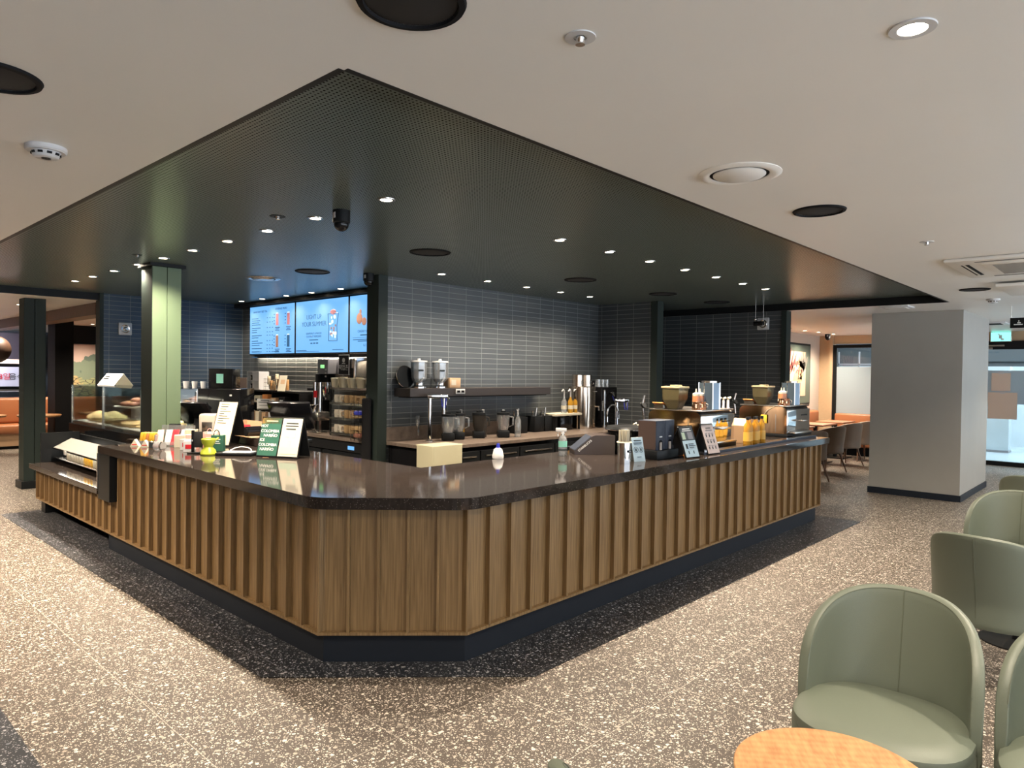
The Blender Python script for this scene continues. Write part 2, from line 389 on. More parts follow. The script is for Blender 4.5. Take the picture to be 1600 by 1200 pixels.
# frosted window 1
wf = struct('window_1', MB().box(15.96, 16.02, 5.12, 5.2, 0, 2.34).box(15.96, 16.02, 4.1, 5.12, 2.27, 2.34).box(15.96, 16.02, 4.1, 4.16, 0, 2.34).box(15.96, 16.02, 4.16, 5.12, 0, .08), M_BLACK)
obj('window_pane', MB().box(15.985, 15.995, 4.16, 5.12, .08, 2.27), M_GLASS, wf)
obj('frosted_film', MB().box(15.975, 15.982, 4.16, 5.12, .08, 1.86), M_FROST, wf, label='frosted film covering the lower three quarters of the window')
# glazed shop entrance
gd = struct('door_1', MB().box(15.93, 16.03, -3, 2.6, 2.20, 2.36).box(15.93, 16.03, -3, 2.6, 0, .08), M_BLACK)
obj('glass_panel', MB().box(15.97, 15.985, -3, 2.55, .08, 2.2), M_GLASS, gd)
obj('frosted_film', MB().box(15.955, 15.965, -3, 2.55, 1.17, 1.8), M_FROST, gd, label='pale frosted band across the glass entrance')
obj('door_closer', MB().box(15.88, 15.93, 2.1, 2.42, 2.255, 2.285).box(15.86, 15.90, 2.28, 2.44, 2.20, 2.24), M_STEEL, gd)
# corridor outside
struct('wall_left', MB().box(-4.6, -4.5, -5, 22, 0, ZC), pm('warm_left_wall', (.42, .27, .16), .6))
struct('wall_far', MB().box(-5, 17, 21.5, 21.6, 0, ZC).box(9.9, 10.0, 5.62, 21.5, 0, ZC), M_SHOPD)
struct('floor_corridor', MB().box(16.15, 26, -6, 9, -.08, .02), M_CORRF)
struct('wall_corridor', MB().box(20.5, 20.7, -6, 9, 0, 1.95), M_CORR)
struct('wall_shopfront', MB().box(20.5, 20.7, 2.2, 3.6, 1.95, 3.0).box(20.5, 20.7, 5.5, 9, 1.95, 3.0), M_SHOPD)
struct('ceiling_corridor', MB().box(16.15, 26, -6, 9, 3.0, 3.1), M_WHITEC)
# ================================================================== SERVING COUNTER
ZT = .935
sc_ = thing('serving_counter', 'long chamfered bar counter clad in oak battens on a dark recessed plinth', 'counter', (2.4, 3.2, 0))
def W(mb): # world-space geometry parented to an Empty: shift into its local frame
    bmesh.ops.translate(mb.bm, verts=mb.bm.verts, vec=(-2.4, -3.2, 0)); return mb
XL, YR = 2.08, 2.775
CX, CY = 2.66, 3.355        # wood chamfer ends: (XL,CY) -> (CX,YR)
WT = .868; WB = .165
D = .032
def battens(p0, p1, nb, z0, z1, fw=.014):
    """panel with protruding fins along p0->p1 (outward is to the right of travel p0->p1)"""
    mb = MB(); p0 = Vector((*p0, 0)); p1 = Vector((*p1, 0)); L = (p1-p0).length; t = (p1-p0)/L; ang = math.atan2(t.y, t.x)
    M = Matrix.Translation(p0) @ Matrix.Rotation(ang, 4, 'Z')
    mb.box(0, L, D, D+.02, z0, z1, M=M)
    for i in range(nb+1):
        u = L*i/nb
        mb.box(max(0, u-fw/2), min(L, u+fw/2), 0, D+.002, z0+.012, z1, M=M)
    mb.box(0, L, 0, D+.02, z0, z0+.016, M=M)
    return mb
# left run is seen from -x: travel from far to near so that outward points to -x
obj('left_panel', W(battens((XL, 6.86), (XL, CY), 20, WB, WT)), M_OAK, sc_, False)
obj('low_left_panel', W(battens((XL, 9.10), (XL, 6.86), 13, WB, .498)), M_OAK, sc_, False, label='shorter oak batten panel under the low stone shelf')
obj('corner_panel', W(battens((XL, CY), (CX, YR), 5, WB, WT)), M_OAK, sc_, False)
obj('right_panel', W(battens((CX, YR), (8.20, YR), 31, WB, WT)), M_OAK, sc_, False)
obj('end_panel', W(MB().box(8.18, 8.20, YR, 3.7, WB, WT)), M_OAK, sc_, False)
b = MB().prism([(2.127, 6.87), (2.127, 3.37), (2.682, 2.815), (8.15, 2.815), (8.15, 3.75), (3.05, 3.75), (3.05, 6.87)], 0, .17)
obj('plinth', W(b), M_KICK, sc_, False)
obj('support_leg', W(MB().box(2.15, 2.6, 9.02, 9.17, 0, .17)), M_BLACK, sc_, False)
obj('carcass', W(MB().box(2.15, 3.15, 3.95, 6.87, .17, .86).box(3.3, 8.15, 2.85, 3.8, .17, .86).prism([(2.15, 4), (2.15, 3.42), (2.72, 2.85), (3.35, 2.85), (3.35, 4)], .17, .86).box(2.14, 2.6, 6.87, 9.10, .17, .498)), M_BLACKM, sc_, False)
obj('niche_side_panel', W(MB().box(2.035, 2.165, 6.57, 6.86, .465, .866, .003)), M_BLACK, sc_, False, label='black square end panel of the low display niche')
obj('niche_edge_strip', W(MB().box(2.03, 2.05, 6.865, 6.885, .555, .866)), M_STEEL, sc_, False)

def arcpts(c, r, a0, a1, n=8): return [(c[0]+r*math.cos(R(a0+(a1-a0)*i/n)), c[1]+r*math.sin(R(a0+(a1-a0)*i/n))) for i in range(n+1)]
# worktop outline (rounded chamfer corners)
ox, oy = 2.03, 2.735
r_ = .22; k = math.tan(R(22.5))*r_
cyl_, cxl_ = 3.335, 2.63
poly = [(ox, 6.86), (ox, cyl_+k)] + arcpts((ox+r_, cyl_+k), r_, 180, 225)[1:] + arcpts((cxl_+k, oy+r_), r_, 225, 270) + \
       [(8.33, oy), (8.33, 3.86), (3.22, 3.86), (3.20, 7.34), (2.42, 7.34), (2.42, 6.86)]
b = MB().prism(poly, .87, ZT)
bmesh.ops.bevel(b.bm, geom=[e for e in b.bm.edges if abs(e.verts[0].co.z-e.verts[1].co.z) < 1e-5], offset=.004, segments=2, affect='EDGES')
tag(obj('stone_worktop', b, M_STONE, None, False), 'polished dark speckled stone worktop wrapping around the oak bar counter', 'worktop')
b = MB().box(2.03, 2.62, 6.88, 9.17, .50, .552, .004)
tag(obj('stone_shelf', b, M_STONE, None, False), 'low polished dark stone shelf at the far left end of the bar', 'shelf')

# ================================================================== CEILING FITTINGS
def spot(name, parent, power=SPOT_W, col=WARM, ang=135, blend=.9):
    l = bpy.data.lights.get(name) or bpy.data.lights.new(name, 'SPOT')
    l.energy = power; l.color = col; l.spot_size = R(ang); l.spot_blend = blend; l.shadow_soft_size = .035
    o = bpy.data.objects.new(name, l); COL.objects.link(o); o.parent = parent; o.location = (0, 0, -.012); return o
def downlight(x, y, z, label, group, ring=M_STEEL, power=SPOT_W, r=.045, col=WARM, lname='bulb'):
    t = thing('downlight', label, 'downlight', (x, y, z), 0, group)
    obj('trim_ring', MB().lathe([(r*.78, .01), (r*.78, -.004), (r*1.22, -.004), (r*1.25, 0), (r*1.25, .006)], n=28, cap=False), ring, t)
    obj('lens', MB().lathe([(0, -.001), (r*.78, -.001), (r*.78, .008)], n=24, cap=False), M_LENS, t)
    spot(lname, t, power, col); return t
GL = 'downlights over the left counter run'
pd = downlight(2.51, 3.35, ZG, 'nearest downlight in the row above the left counter run', GL)
ys = [4.12, 4.77, 5.40, 6.05, 6.69, 7.31, 7.99, 8.68, 9.31]
for i, y in enumerate(ys): dup(pd, (2.51, y, ZG), 0, f'{ORD[i+1]} downlight from the camera in the row above the left counter run')
GR = 'downlights over the right counter run'
xs = [3.45, 4.11, 4.76, 5.38, 6.01, 6.65, 7.28, 7.88]
for i, x in enumerate(xs[1:]): dup(pd, (x, 3.33, ZG), 0, f'{ORD[i]} clear downlight from the left in the row above the right counter run', GR)
pm_ = downlight(4.83, 9.92, ZG, 'small downlight washing the menu wall, farthest one, at the room corner', 'downlights along the menu wall', power=42, lname='wall_wash_bulb')  # stronger small spots close to the tiles
for i, y in enumerate([9.34, 8.67, 8.04, 7.37, 6.70]): dup(pm_, (4.85, y, ZG), 0, f'small downlight above the menu screens, {ORD[i+1]} from the far room corner')
for i, (x, y) in enumerate([(4.77, 5.42), (5.45, 5.43), (6.10, 5.43), (6.73, 5.43), (7.34, 5.43)]):
    dup(pm_, (x, y, ZG), 0, f'small downlight close to the grey tiled partition, {ORD[i]} from its left end', 'downlights along the tiled partition')
pw = downlight(2.056, .487, ZC, 'bright recessed downlight with a white ring in the pale ceiling at upper right', 'pale ceiling downlights', M_WHITE, SPOT_W, .046, lname='room_bulb')
# more of the same downlights over the seating behind and beside the camera
for i, (x, y) in enumerate([(.2, 1.6), (-.9, 3.2), (.3, 5.2), (.1, 7.4), (-.9, .2), (.8, -1.4), (3.9, .3), (5.8, .3), (7.8, .2), (9.6, .3), (3.2, -1.3), (5.4, -1.3), (7.6, -1.3), (12.6, .4), (11.3, -1.2)]):
    dup(pw, (x, y, ZC), 0, f'recessed downlight with white ring in the pale ceiling over the seating, {(ORD+["thirteenth","fourteenth","fifteenth"])[i]} of the grid')
pa = downlight(-.25, 6.0, ZC, 'recessed warm downlight in the pale ceiling over the left aisle, nearest', 'left aisle downlights', M_WHITE, 230, .046, (1, .78, .56), 'aisle_bulb')
for i, y in enumerate((7.8, 9.6, 11.4)): dup(pa, (-.25, y, ZC), 0, f'recessed warm downlight in the pale ceiling over the left aisle, {ORD[i+1]}')
# warm lights of the right hand seating area (behind the column)
GW = 'downlights over the right seating bay'
for i, (px, py) in enumerate([(1232, 513), (1257.5, 516.5), (1279, 519), (1302, 522)]):
    p = PZ(px, py, ZC-.001); q = dup(pd, (p.x, p.y, ZC), 0, f'tiny warm downlight beyond the tiled bar wall, {ORD[i]} from the left', GW)
for i, (x, y) in enumerate([(2.6, 12.3), (2.0, 12.6), (4.2, 14.2), (2.6, 15.6), (.9, 11.6), (3.9, 16.2), (4.75, 16.4)]):  # last one added to brighten the mural
    dup(pd, (x, y, ZC), 0, f'warm downlight above the left booth area, {ORD[i]} from the bar', 'downlights over the left booths')

def disc_speaker(x, y, z, label, group, r=.14, mat=M_BLACKM):
    t = thing('ceiling_speaker', label, 'ceiling speaker', (x, y, z), 0, group)
    obj('rim', MB().lathe([(r*.84, -.002), (r*.86, -.010), (r*.97, -.008), (r, 0)], n=48, cap=False), mat, t)
    obj('grille', MB().lathe([(0, -.002), (r*.80, -.003), (r*.845, -.001)], n=48, cap=False), pm('speaker_grille', (.012, .012, .013), .8) if 'speaker_grille' not in MATS else MATS['speaker_grille'], t)
    return t
GS = 'black round ceiling speakers'
s0 = disc_speaker(1.10, 1.375, ZC, 'large round black ceiling speaker cut by the top edge of the photo', GS, .138)
for (x, y, l) in ((.50, 2.72, 'round black ceiling speaker cut by the left edge, above the smoke detector'), (3.964, 1.379, 'round black ceiling speaker in the pale ceiling right of the round air vent'), (8.394, 1.371, 'far round black ceiling speaker just left of the air conditioner'), ):
    dup(s0, (x, y, ZC), 0, l)
s1 = disc_speaker(3.835, 6.341, ZG, 'black round speaker in the green ceiling in front of the menu screens', 'black discs in the green ceiling', .175)
for (x, y, l) in ((3.844, 4.516, 'black round speaker in the green ceiling right of the security camera'), (5.971, 4.544, 'black round speaker in the green ceiling above the middle of the tiled partition'), (7.613, 4.509, 'black round speaker in the green ceiling beside the dark green post'), (8.891, 4.429, 'farthest black round speaker in the green ceiling near the bar end wall')):
    dup(s1, (x, y, ZG), 0, l)

def round_vent(x, y, z, r, label, mat):
    t = thing('round_vent', label, 'air vent', (x, y, z))
    obj('outer_ring', MB().lathe([(r*.70, .005), (r*.72, -.006), (r*.86, -.012), (r, -.002), (r, .002)], n=56, cap=False), mat, t)
    obj('gap', MB().lathe([(r*.55, -.0015), (r*.71, -.0015)], n=48, cap=False), M_BLACKM, t, label='dark ring gap')
    obj('centre_disc', MB().lathe([(0, -.012), (r*.58, -.012), (r*.63, -.006), (r*.63, -.002)], n=48, cap=False), mat, t); return t
round_vent(3.024, 1.408, ZC, .183, 'white round air vent with a disc centre in the pale ceiling', M_WHITEC)
round_vent(3.781, 7.265, ZG, .185, 'grey round air vent in the green ceiling left of the menu speaker', M_STEEL)
def smoke(x, y, label, s=1):
    t = thing('smoke_detector', label, 'smoke detector', (x, y, ZC))
    obj('base', MB().lathe([(.076*s, 0), (.076*s, -.016), (.070*s, -.022), (.05*s, -.022)], n=36), M_WHITE, t)
    obj('chamber', MB().lathe([(.055*s, -.022), (.046*s, -.042), (.040*s, -.046), (0, -.046)], n=36, cap=False), M_WHITE, t)
    b = MB()
    for k in range(10):
        b.box(-.009*s, .009*s, .048*s, .054*s, -.035, -.026, M=Matrix.Rotation(2*PI*k/10, 4, 'Z'))
    obj('slots', b, M_BLACK, t); obj('button', MB().cyl((0, 0, -.048), .017*s, .003), M_BLACKG, t); return t
smoke(.815, 3.424, 'white round smoke detector in the pale ceiling at upper left')
smoke(9.504, 1.373, 'small white smoke detector in the far pale ceiling below the air conditioner', .9)
def sprinkler(x, y, z, r, label, mat=M_WHITE, group=None):
    t = thing('sprinkler', label, 'sprinkler', (x, y, z), 0, group)
    obj('cover_plate', MB().lathe([(r*.42, .004), (r*.42, -.003), (r, -.003), (r*1.02, 0)], n=30, cap=False), mat, t)
    obj('head', MB().lathe([(r*.36, .01), (r*.30, -.004), (r*.22, -.016), (r*.32, -.018), (r*.32, -.021), (0, -.021)], n=16, cap=False), M_CHROME, t); return t
sprinkler(1.522, 1.171, ZC, .042, 'white sprinkler rosette in the pale ceiling near the top centre')
sprinkler(5.318, 1.147, ZC, .042, 'small white sprinkler in the pale ceiling left of the air conditioner')
sprinkler(2.32, 4.27, ZG, .05, 'dark sprinkler in the perforated ceiling left of the security camera', M_DGREEN)
sprinkler(2.29, 6.69, ZG, .04, 'dark sprinkler in the perforated ceiling just left of the green pillar', M_DGREEN)

def dome_cam(x, y, z, label):
    t = thing('security_camera', label, 'security camera', (x, y, z))
    obj('mount', MB().lathe([(.055, 0), (.055, -.075), (.05, -.08)], n=28), M_BLACK, t)
    obj('dome', MB().ball((0, 0, -.085), .047, seg=20), M_BLACKG, t)
    obj('info_sticker', MB().box(-.0565, -.054, -.03, .0, -.055, -.02), M_WHITE, t, label='small white sticker'); return t
dome_cam(2.50, 3.80, ZG, 'black dome security camera with white sticker hanging from the green ceiling').rotation_euler.z = R(-10)
dome_cam(4.28, 6.0, ZG, 'small black dome camera at the top left corner of the tiled partition')
p = PZ(1318, 524, ZC); dome_cam(15.3, 5.1, ZC, 'small black dome camera above the frosted window')

# ceiling cassette air conditioner
t = thing('ceiling_air_conditioner', 'white ceiling cassette air conditioner with grille cut by the right edge', 'air conditioner', (6.72, .70, ZC))
obj('panel', MB().box(-.54, .54, -.52, .52, -.028, 0, .012), M_WHITEC, t)
b = MB().box(-.36, .36, -.30, .30, -.036, -.026, .003); obj('intake_frame', b, M_WHITEC, t)
b = MB()
for k in range(16): b.box(-.29+k*.038, -.275+k*.038, -.24, .24, -.0375, -.036)
obj('intake_grille', b, pm('vent_grey', (.16, .16, .15), .6), t)
b = MB().box(-.33, .33, .385, .41, -.030, -.0275).box(-.33, .33, .43, .44, -.030, -.0275).box(-.33, .33, -.44, -.40, -.030, -.0275)
obj('outlet_slot', b, M_BLACKM, t); b = MB().box(-.47, -.43, -.33, .33, -.030, -.0275).box(.43, .47, -.33, .33, -.03, -.0275)
obj('side_slot', b, MATS['vent_grey'], t)
t = thing('access_panel', 'flat white hanging ceiling panel between air conditioner and hanging sign', 'ceiling panel', (8.3, .95, ZC))
obj('panel', MB().box(-.45, .5, -.28, .17, -.05, -.02, .004), M_WHITEC, t)
obj('hanger', MB().box(-.25, -.23, .0, .02, -.02, 0), M_STEEL, t)
# hanging sign + exit sign
p = PZ(1580, 458, ZC)
t = thing('hanging_sign', 'black hanging direction sign with white pictogram on a thin rod at the right edge', 'sign', (10.6, .93, ZC))
obj('rod', MB().tube([(0, .41, 0), (0, .41, -.15)], .004), M_STEEL, t)
obj('board', MB().box(-.012, .012, -.45, .42, -.27, -.145, .003), M_BLACK, t)
obj('pictogram', MB().box(-.0145, -.012, .29, .38, -.235, -.222).box(-.0145, -.012, .31, .345, -.215, -.20).box(-.0145, -.012, .325, .335, -.195, -.175), M_WHITETXT, t)
t = thing('exit_sign', 'glowing green exit sign box above the glass entrance', 'exit sign', (15.9, 2.16, 2.44))
obj('housing', MB().box(-.03, .05, -.17, .17, -.10, .09, .004), M_STEEL, t)
obj('lit_face', MB().box(-.034, -.03, -.155, .155, -.088, .078), M_EXIT, t)
obj('running_figure', MB().box(-.036, -.034, -.02, .03, -.04, .03).box(-.036, -.034, -.05, .0, -.07, -.035).box(-.036, -.034, .02, .045, .03, .055), M_WHITE, t)
obj('exit_glow', MB().box(-.02, .04, -.15, .15, .09, .094), M_EXIT, t)
for i, (px, py, s_) in enumerate(((1402, 479, .16), (1545, 510, .25))):
    p = PZ(px, py, ZC)
    t = thing('ceiling_vent', 'small white square ceiling vent above the grey column' if i == 0 else 'small square ceiling vent near the exit sign', 'vent', (min(p.x, 13.5), p.y if i == 0 else 2.0, ZC))
    obj('frame', MB().box(-s_, s_, -s_, s_, -.02, 0, .004), M_WHITE, t); obj('louvre', MB().box(-s_*.7, s_*.7, -s_*.7, s_*.7, -.024, -.02), M_BLACKM if i else M_WHITEC, t)

# ================================================================== PILLARS
t = thing('support_pillar', 'square pillar painted sage green, shaded dark on one side, standing on the bar by the pastry case', 'pillar', (2.549, 7.05, ZT))
H = ZG-ZT
obj('shaft', MB().box(0, .134, 0, .27, 0, H-.03, .004).box(.138, .27, 0, .27, 0, H-.03, .004), M_PGREEN, t, False)
obj('side_face', MB().box(-.003, 0, .002, .272, 0, H-.03), M_DGREEN, t, False, label='side face of the pillar, coloured dark as in shade')  # thin dark sheet, the shade of this side put into its colour
obj('cap', MB().box(-.03, .30, -.03, .30, H-.03, H), M_BLACK, t, False)
t = thing('dark_pillar', 'dark green square steel pillar standing at the far left end of the bar', 'pillar', (2.38, 11.02, 0))
obj('shaft', MB().box(0, .12, 0, .26, .09, ZC, .004).box(.125, .25, 0, .26, .09, ZC, .004), M_DGREEN, t, False)
obj('base_shoe', MB().box(-.03, .28, -.03, .29, 0, .10, .003), M_BLACK, t, False)
t = thing('dark_pillar', 'farther dark square pillar between the steel pillar and the mountain mural', 'pillar', (4.42, 17.0, 0))
p0_, p1_ = PY(86, 600, 15.5), PY(115, 600, 15.5); t.location = (p0_.x, 15.5, 0)
obj('shaft', MB().box(0, p1_.x-p0_.x, 0, .5, 0, ZC, .004), M_BLACKM, t, False)
t = thing('grey_column', 'wide pale grey rectangular column with a dark skirting at right', 'column', (10.74, 1.87, 0))
obj('shaft', MB().box(0, 1.90, 0, 1.11, .085, ZC, .003), M_GREYCOL, t, False)
obj('skirting', MB().box(-.012, 1.91, -.012, 1.122, 0, .085), M_KICK, t, False)
# ceiling beam of the left bay
struct('trim_9', MB().box(3.2, 3.45, RY1+.4, 19.5, ZC-.17, ZC), M_WALNUT)
struct('trim_10', MB().box(4.4, 5.9, 17.2, 17.3, 2.15, ZC), M_BLACK)
# ================================================================== MENU WALL
SX = 5.03
def yz_text(name, body, size, mat, parent, x, y, z, al='CENTER', sc=None):   # lettering on a plane facing -x, reading towards -y
    return text(name, body, size, mat, parent, (x, y, z), (R(90), 0, R(-90)), align=al, scale=sc)
struct('trim_11', MB().box(4.99, 5.14, 6.12, 10.49, 2.575, ZG-.002).box(4.985, 5.0, 6.12, 10.49, 2.60, 2.612), M_BLACK)
t = thing('added_strip', 'thin unseen warm light strip added under the menu screens', 'light strip', (5.105, 8.1, 1.83))  # unseen strip, added for the warm light on the tiles below
obj('profile', MB().box(-.02, .03, -1.9, 1.9, 0, .012).box(-.026, -.02, -1.9, 1.9, -.03, .012), M_BLACK, t, False); obj('diffuser', MB().box(-.012, .02, -1.9, 1.9, -.004, 0), M_LENS, t, False)
_l = area('added_strip_glow', (0, 0, -.008), (0, 0, 0), .03, 3.7, 8, (1, .80, .55)); _l.parent = t
scr = []
for i, (y0, y1) in enumerate(((8.752, 10.06), (7.46, 8.735), (6.17, 7.443))):
    nme = ['left menu screen with price lists and four drink pictures', 'middle menu screen with a tall iced drink and large summer lettering', 'right menu screen half hidden by the tiled partition'][i]
    t = thing('menu_screen', nme, 'screen', (SX, (y0+y1)/2, 2.215), 0, 'menu screens on the back wall')
    h = (y1-y0)/2
    obj('frame', MB().box(.0, .09, -h, h, -.37, .36, .003), M_BLACK, t, False)
    obj('display', MB().box(-.002, .0, -h+.012, h-.012, -.352, .345), M_SCREEN, t, False)
    scr.append((t, h))
X_ = -.004
def bars(parent, name, rows, mat):
    mb = MB()
    for (y, z, L, hh) in rows: mb.box(X_, -.0025, y-L, y, z-hh/2, z+hh/2)
    return obj(name, mb, mat, parent, False)
t, h = scr[0]
rows = []; random.seed(3)
z = .17
for blk in (4, 3, 2, 3, 1, 2, 1):
    for k in range(blk):
        rows.append((.58, z, random.uniform(.15, .33), .011))
        if k == 0 or k == 2:
            for q in range(3): rows.append((.13-q*.075, z, .028, .010))
        z -= .031
    z -= .018
bars(t, 'price_rows', rows, M_SCRDIM)
yz_text('heading', 'HANDCRAFT BEST TEA', .040, M_SCRDIM, t, X_, .33, .265)
yz_text('heading', 'BEVERAGE MENU', .042, M_SCRDIM, t, X_, -.28, .285)
for i, (y, z) in enumerate(((-.17, .13), (-.48, .13), (-.17, -.18), (-.48, -.18))):
    mb = MB().prism([(0, 0), (0, 0)], 0, 0) if False else MB()
    mb.box(X_-.001, -.003, y-.035, y+.035, z-.08, z+.085)
    obj('drink_picture', mb, (M_SCRPK, M_SCRPK, M_SCRBR, M_SCRDIM)[i], t, False)
    obj('drink_lid', MB().box(X_-.001, -.003, y-.028, y+.028, z+.087, z+.10), M_SCRWH, t, False)
    bars(t, 'caption', [(y+.06, z-.11, .13, .012), (y+.045, z-.13, .09, .01), (y+.06, z-.15, .12, .01)], M_SCRDIM)
    bars(t, 'price_marks', [(y+.10, z+.08-q*.045, .03, .012) for q in range(4)], M_SCRDIM)
bars(t, 'footer', [(.58, -.325, .30, .008), (-.06, -.325, .16, .008), (-.52, -.325, .05, .012)], M_SCRDIM)
t, h = scr[1]
yz_text('slogan', 'LIGHT UP', .085, M_SCRDIM, t, X_, .17, .125)
yz_text('slogan', 'YOUR SUMMER', .088, M_SCRDIM, t, X_, .17, .03)
yz_text('caption', 'GRAPEFRUIT & MANGO', .036, M_SCRDIM, t, X_, .17, -.095)
yz_text('caption', 'COCONUT REFRESHER', .036, M_SCRDIM, t, X_, .17, -.135)
bars(t, 'small_print', [(.28, -.18, .22, .012), (.25, -.225, .05, .016), (.18, -.225, .05, .016), (.11, -.225, .05, .016), (.61, -.318, .26, .008), (.61, -.334, .58, .006), (-.28, -.318, .25, .008)], M_SCRDIM)
yl = -.29
mb = MB()
for (ya, za, yb, zb) in ((.12, .15, .095, -.02), (.095, -.02, .10, -.20), (-.12, .15, -.09, -.02), (-.09, -.02, -.10, -.20), (.12, .15, -.12, .15), (.10, -.20, -.10, -.20)):
    mb.tube([(X_, yl+ya, za), (X_, yl+yb, zb)], .004, 6)
obj('glass_outline', mb, M_SCRDIM, t)
mb = MB()
random.seed(5)
for k in range(12): mb.ball((X_, yl+random.uniform(-.07, .07), random.uniform(-.17, .12)), .022, .1, random.uniform(.6, 1.3), random.uniform(.5, 1.2), seg=8)
obj('ice_cubes', mb, M_SCRWH, t)
mb = MB()
for k in range(6): mb.ball((X_-.001, yl+random.uniform(-.06, .06), random.uniform(-.12, .05)), .016, .1, 1, 1, seg=8)
obj('fruit_pieces', mb, M_SCRBR, t)
mb = MB(); mb.ball((X_, yl, .17), .07, .05, 1.0, .5, seg=12); obj('foam_top', mb, M_SCRPK, t)
t, h = scr[2]
yz_text('heading', 'CHERRY CHOCO', .045, M_SCRDIM, t, X_, .28, -.10)
bars(t, 'small_print', [(.40, -.145, .24, .014), (.56, -.175, .45, .004), (.55, -.20, .42, .01), (.45, -.22, .3, .01)], M_SCRDIM)
yz_text('price', '6.1', .05, M_SCRDIM, t, X_, .30, -.27)
mb = MB().ball((X_, .42, .06), .07, .04, .9, 1, seg=12).ball((X_, .32, .02), .05, .04, 1, 1, seg=12).ball((X_, .40, .14), .03, .04, .8, 1.2, seg=10); obj('dessert_picture', mb, M_SCRBR, t)

# wall mounted speakers / strobe
def wall_box(loc, rz, label):
    t = thing('square_speaker', label, 'speaker', loc, rz)
    obj('plate', MB().box(-.085, .085, -.03, 0, -.085, .085, .012), M_WHITE, t)
    Mx = Matrix.Rotation(R(90), 4, 'X')
    obj('ring', MB().lathe([(.03, .028), (.055, .034), (.062, .028)], n=28, M=Mx, cap=False), M_STEEL, t)
    obj('cone', MB().lathe([(0, .033), (.012, .038), (.03, .029)], n=20, M=Mx, cap=False), M_CHROME, t, label='silver centre cone'); return t
p = PY(195, 514, WAY); wall_box((p.x, WAY, p.z), 0, 'white square speaker on the blue tiled wall left of the green pillar')
wall_box((9.65, 4.09, 2.37), R(-90), 'white square speaker on the dark bar wall behind hanging wires')
t = thing('hanging_sensor', 'small black sensor hanging on two thin wires from the green ceiling', 'sensor', (9.35, 4.03, ZG))
obj('wire', MB().tube([(0, .05, 0), (0, .05, -.24)], .003, 6), M_STEEL, t); obj('wire', MB().tube([(0, -.06, 0), (0, -.06, -.26)], .003, 6), M_STEEL, t)
obj('body', MB().box(-.03, .03, -.07, .07, -.31, -.25, .01), M_BLACKG, t); obj('bulb', MB().ball((0, .05, -.22), .018), M_CHROME, t)

# ================================================================== PASTRY CASES (on the bar deck behind the green pillar)
t = thing('case_cabinet', 'black low cabinet carrying the glass pastry cases', 'cabinet', (2.55, 7.36, 0))
obj('body', MB().box(0.08, .60, 0, 2.3, 0, .86), M_BLACKM, t, False)
obj('deck', MB().box(0, .62, -.0, 2.32, .86, .955, .004), M_BLACKG, t, False)
def pastry_case(loc, label):
    t = thing('pastry_case', label, 'display case', loc, 0, 'glass pastry cases')
    L, Dp, Hh = 1.12, .56, .455
    g = MB()
    g.box(0, .006, 0, L, .0, Hh).box(Dp-.006, Dp, 0, L, .0, Hh).box(0.006, Dp-.006, 0, .006, .0, Hh).box(.006, Dp-.006, L-.006, L, 0, Hh)
    obj('glass_panes', g, M_GLASS, t, False); obj('glass_top', MB().box(0, Dp, 0, L, Hh, Hh+.008, .001), M_GLASS, t, False)
    s = MB()
    for x, y in ((.0, .0), (Dp-.012, 0), (0, L-.012), (Dp-.012, L-.012)): s.box(x, x+.012, y, y+.012, 0, Hh)
    obj('posts', s, M_STEEL, t, False)
    obj('base_tray', MB().box(.01, Dp-.01, .01, L-.01, .0, .035, .004), M_WHITE, t, False)
    _l = area('case_lamp', (Dp*.5, L/2, Hh-.004), (0, 0, 0), .03, 1.0, 9, (1, .86, .66)); _l.parent = t; return t
c1 = pastry_case((2.56, 7.37, .956), 'glass pastry case right behind the green pillar')
c2 = dup(c1, (2.56, 8.50, .956), 0, 'glass pastry case farther left, nearer the dark steel pillar')
t = thing('cake_stand', 'white pedestal plate piled with wrapped dark buns inside the near glass case', 'cake stand', (2.80, 8.20, .992))
obj('column', MB().lathe([(.10, 0), (.10, .01), (.045, .03), (.045, .185), (.08, .2)], n=28), M_WHITE, t)
obj('plate', MB().lathe([(0, .2), (.20, .2), (.22, .215), (.22, .22), (0, .208)], n=36, cap=False), M_WHITE, t)
random.seed(11)
def pastry(kind, x, y, z, rz, label, group, s=1):
    t = thing(kind, label, 'pastry', (x, y, z), rz, group)
    if kind == 'bun': obj('crust', MB().ball((0, 0, .028*s), .05*s, 1.25, .8, .6, 14), M_BAKED if random.random() < .6 else M_BAKE, t); obj('wrapper', MB().box(-.07*s, .07*s, -.045*s, .045*s, .0, .006, .002), M_ACRY, t)
    elif kind == 'sandwich':
        M = Matrix.Rotation(R(-28), 4, 'Y')
        obj('bread', MB().prism([(-.05, -.06), (.05, -.06), (-.05, .06)], 0, .012, M).prism([(-.05, -.06), (.05, -.06), (-.05, .06)], .03, .042, M), M_BREAD, t, False); obj('filling', MB().prism([(-.045, -.055), (.045, -.055), (-.045, .055)], .012, .03, M), M_BAKE, t, False)
    else: obj('crumb', MB().ball((0, 0, .035*s), .045*s, 1.1, 1.1, .8, 12), M_BREAD, t); obj('glaze', MB().ball((0, 0, .05*s), .034*s, 1.1, 1.1, .6, 10), M_BAKE, t)
    return t
for i in range(6):
    a = i*PI/3; pastry('bun', 2.80+.11*math.cos(a), 8.20+.11*math.sin(a), 1.205, a, f'dark wrapped bun on the white pedestal plate, {ORD[i]} counting round from the wall side', 'buns on the pedestal plate')
pastry('bun', 2.80, 8.20, 1.245, .4, 'dark wrapped bun on top of the pile on the pedestal plate', 'buns on the pedestal plate')
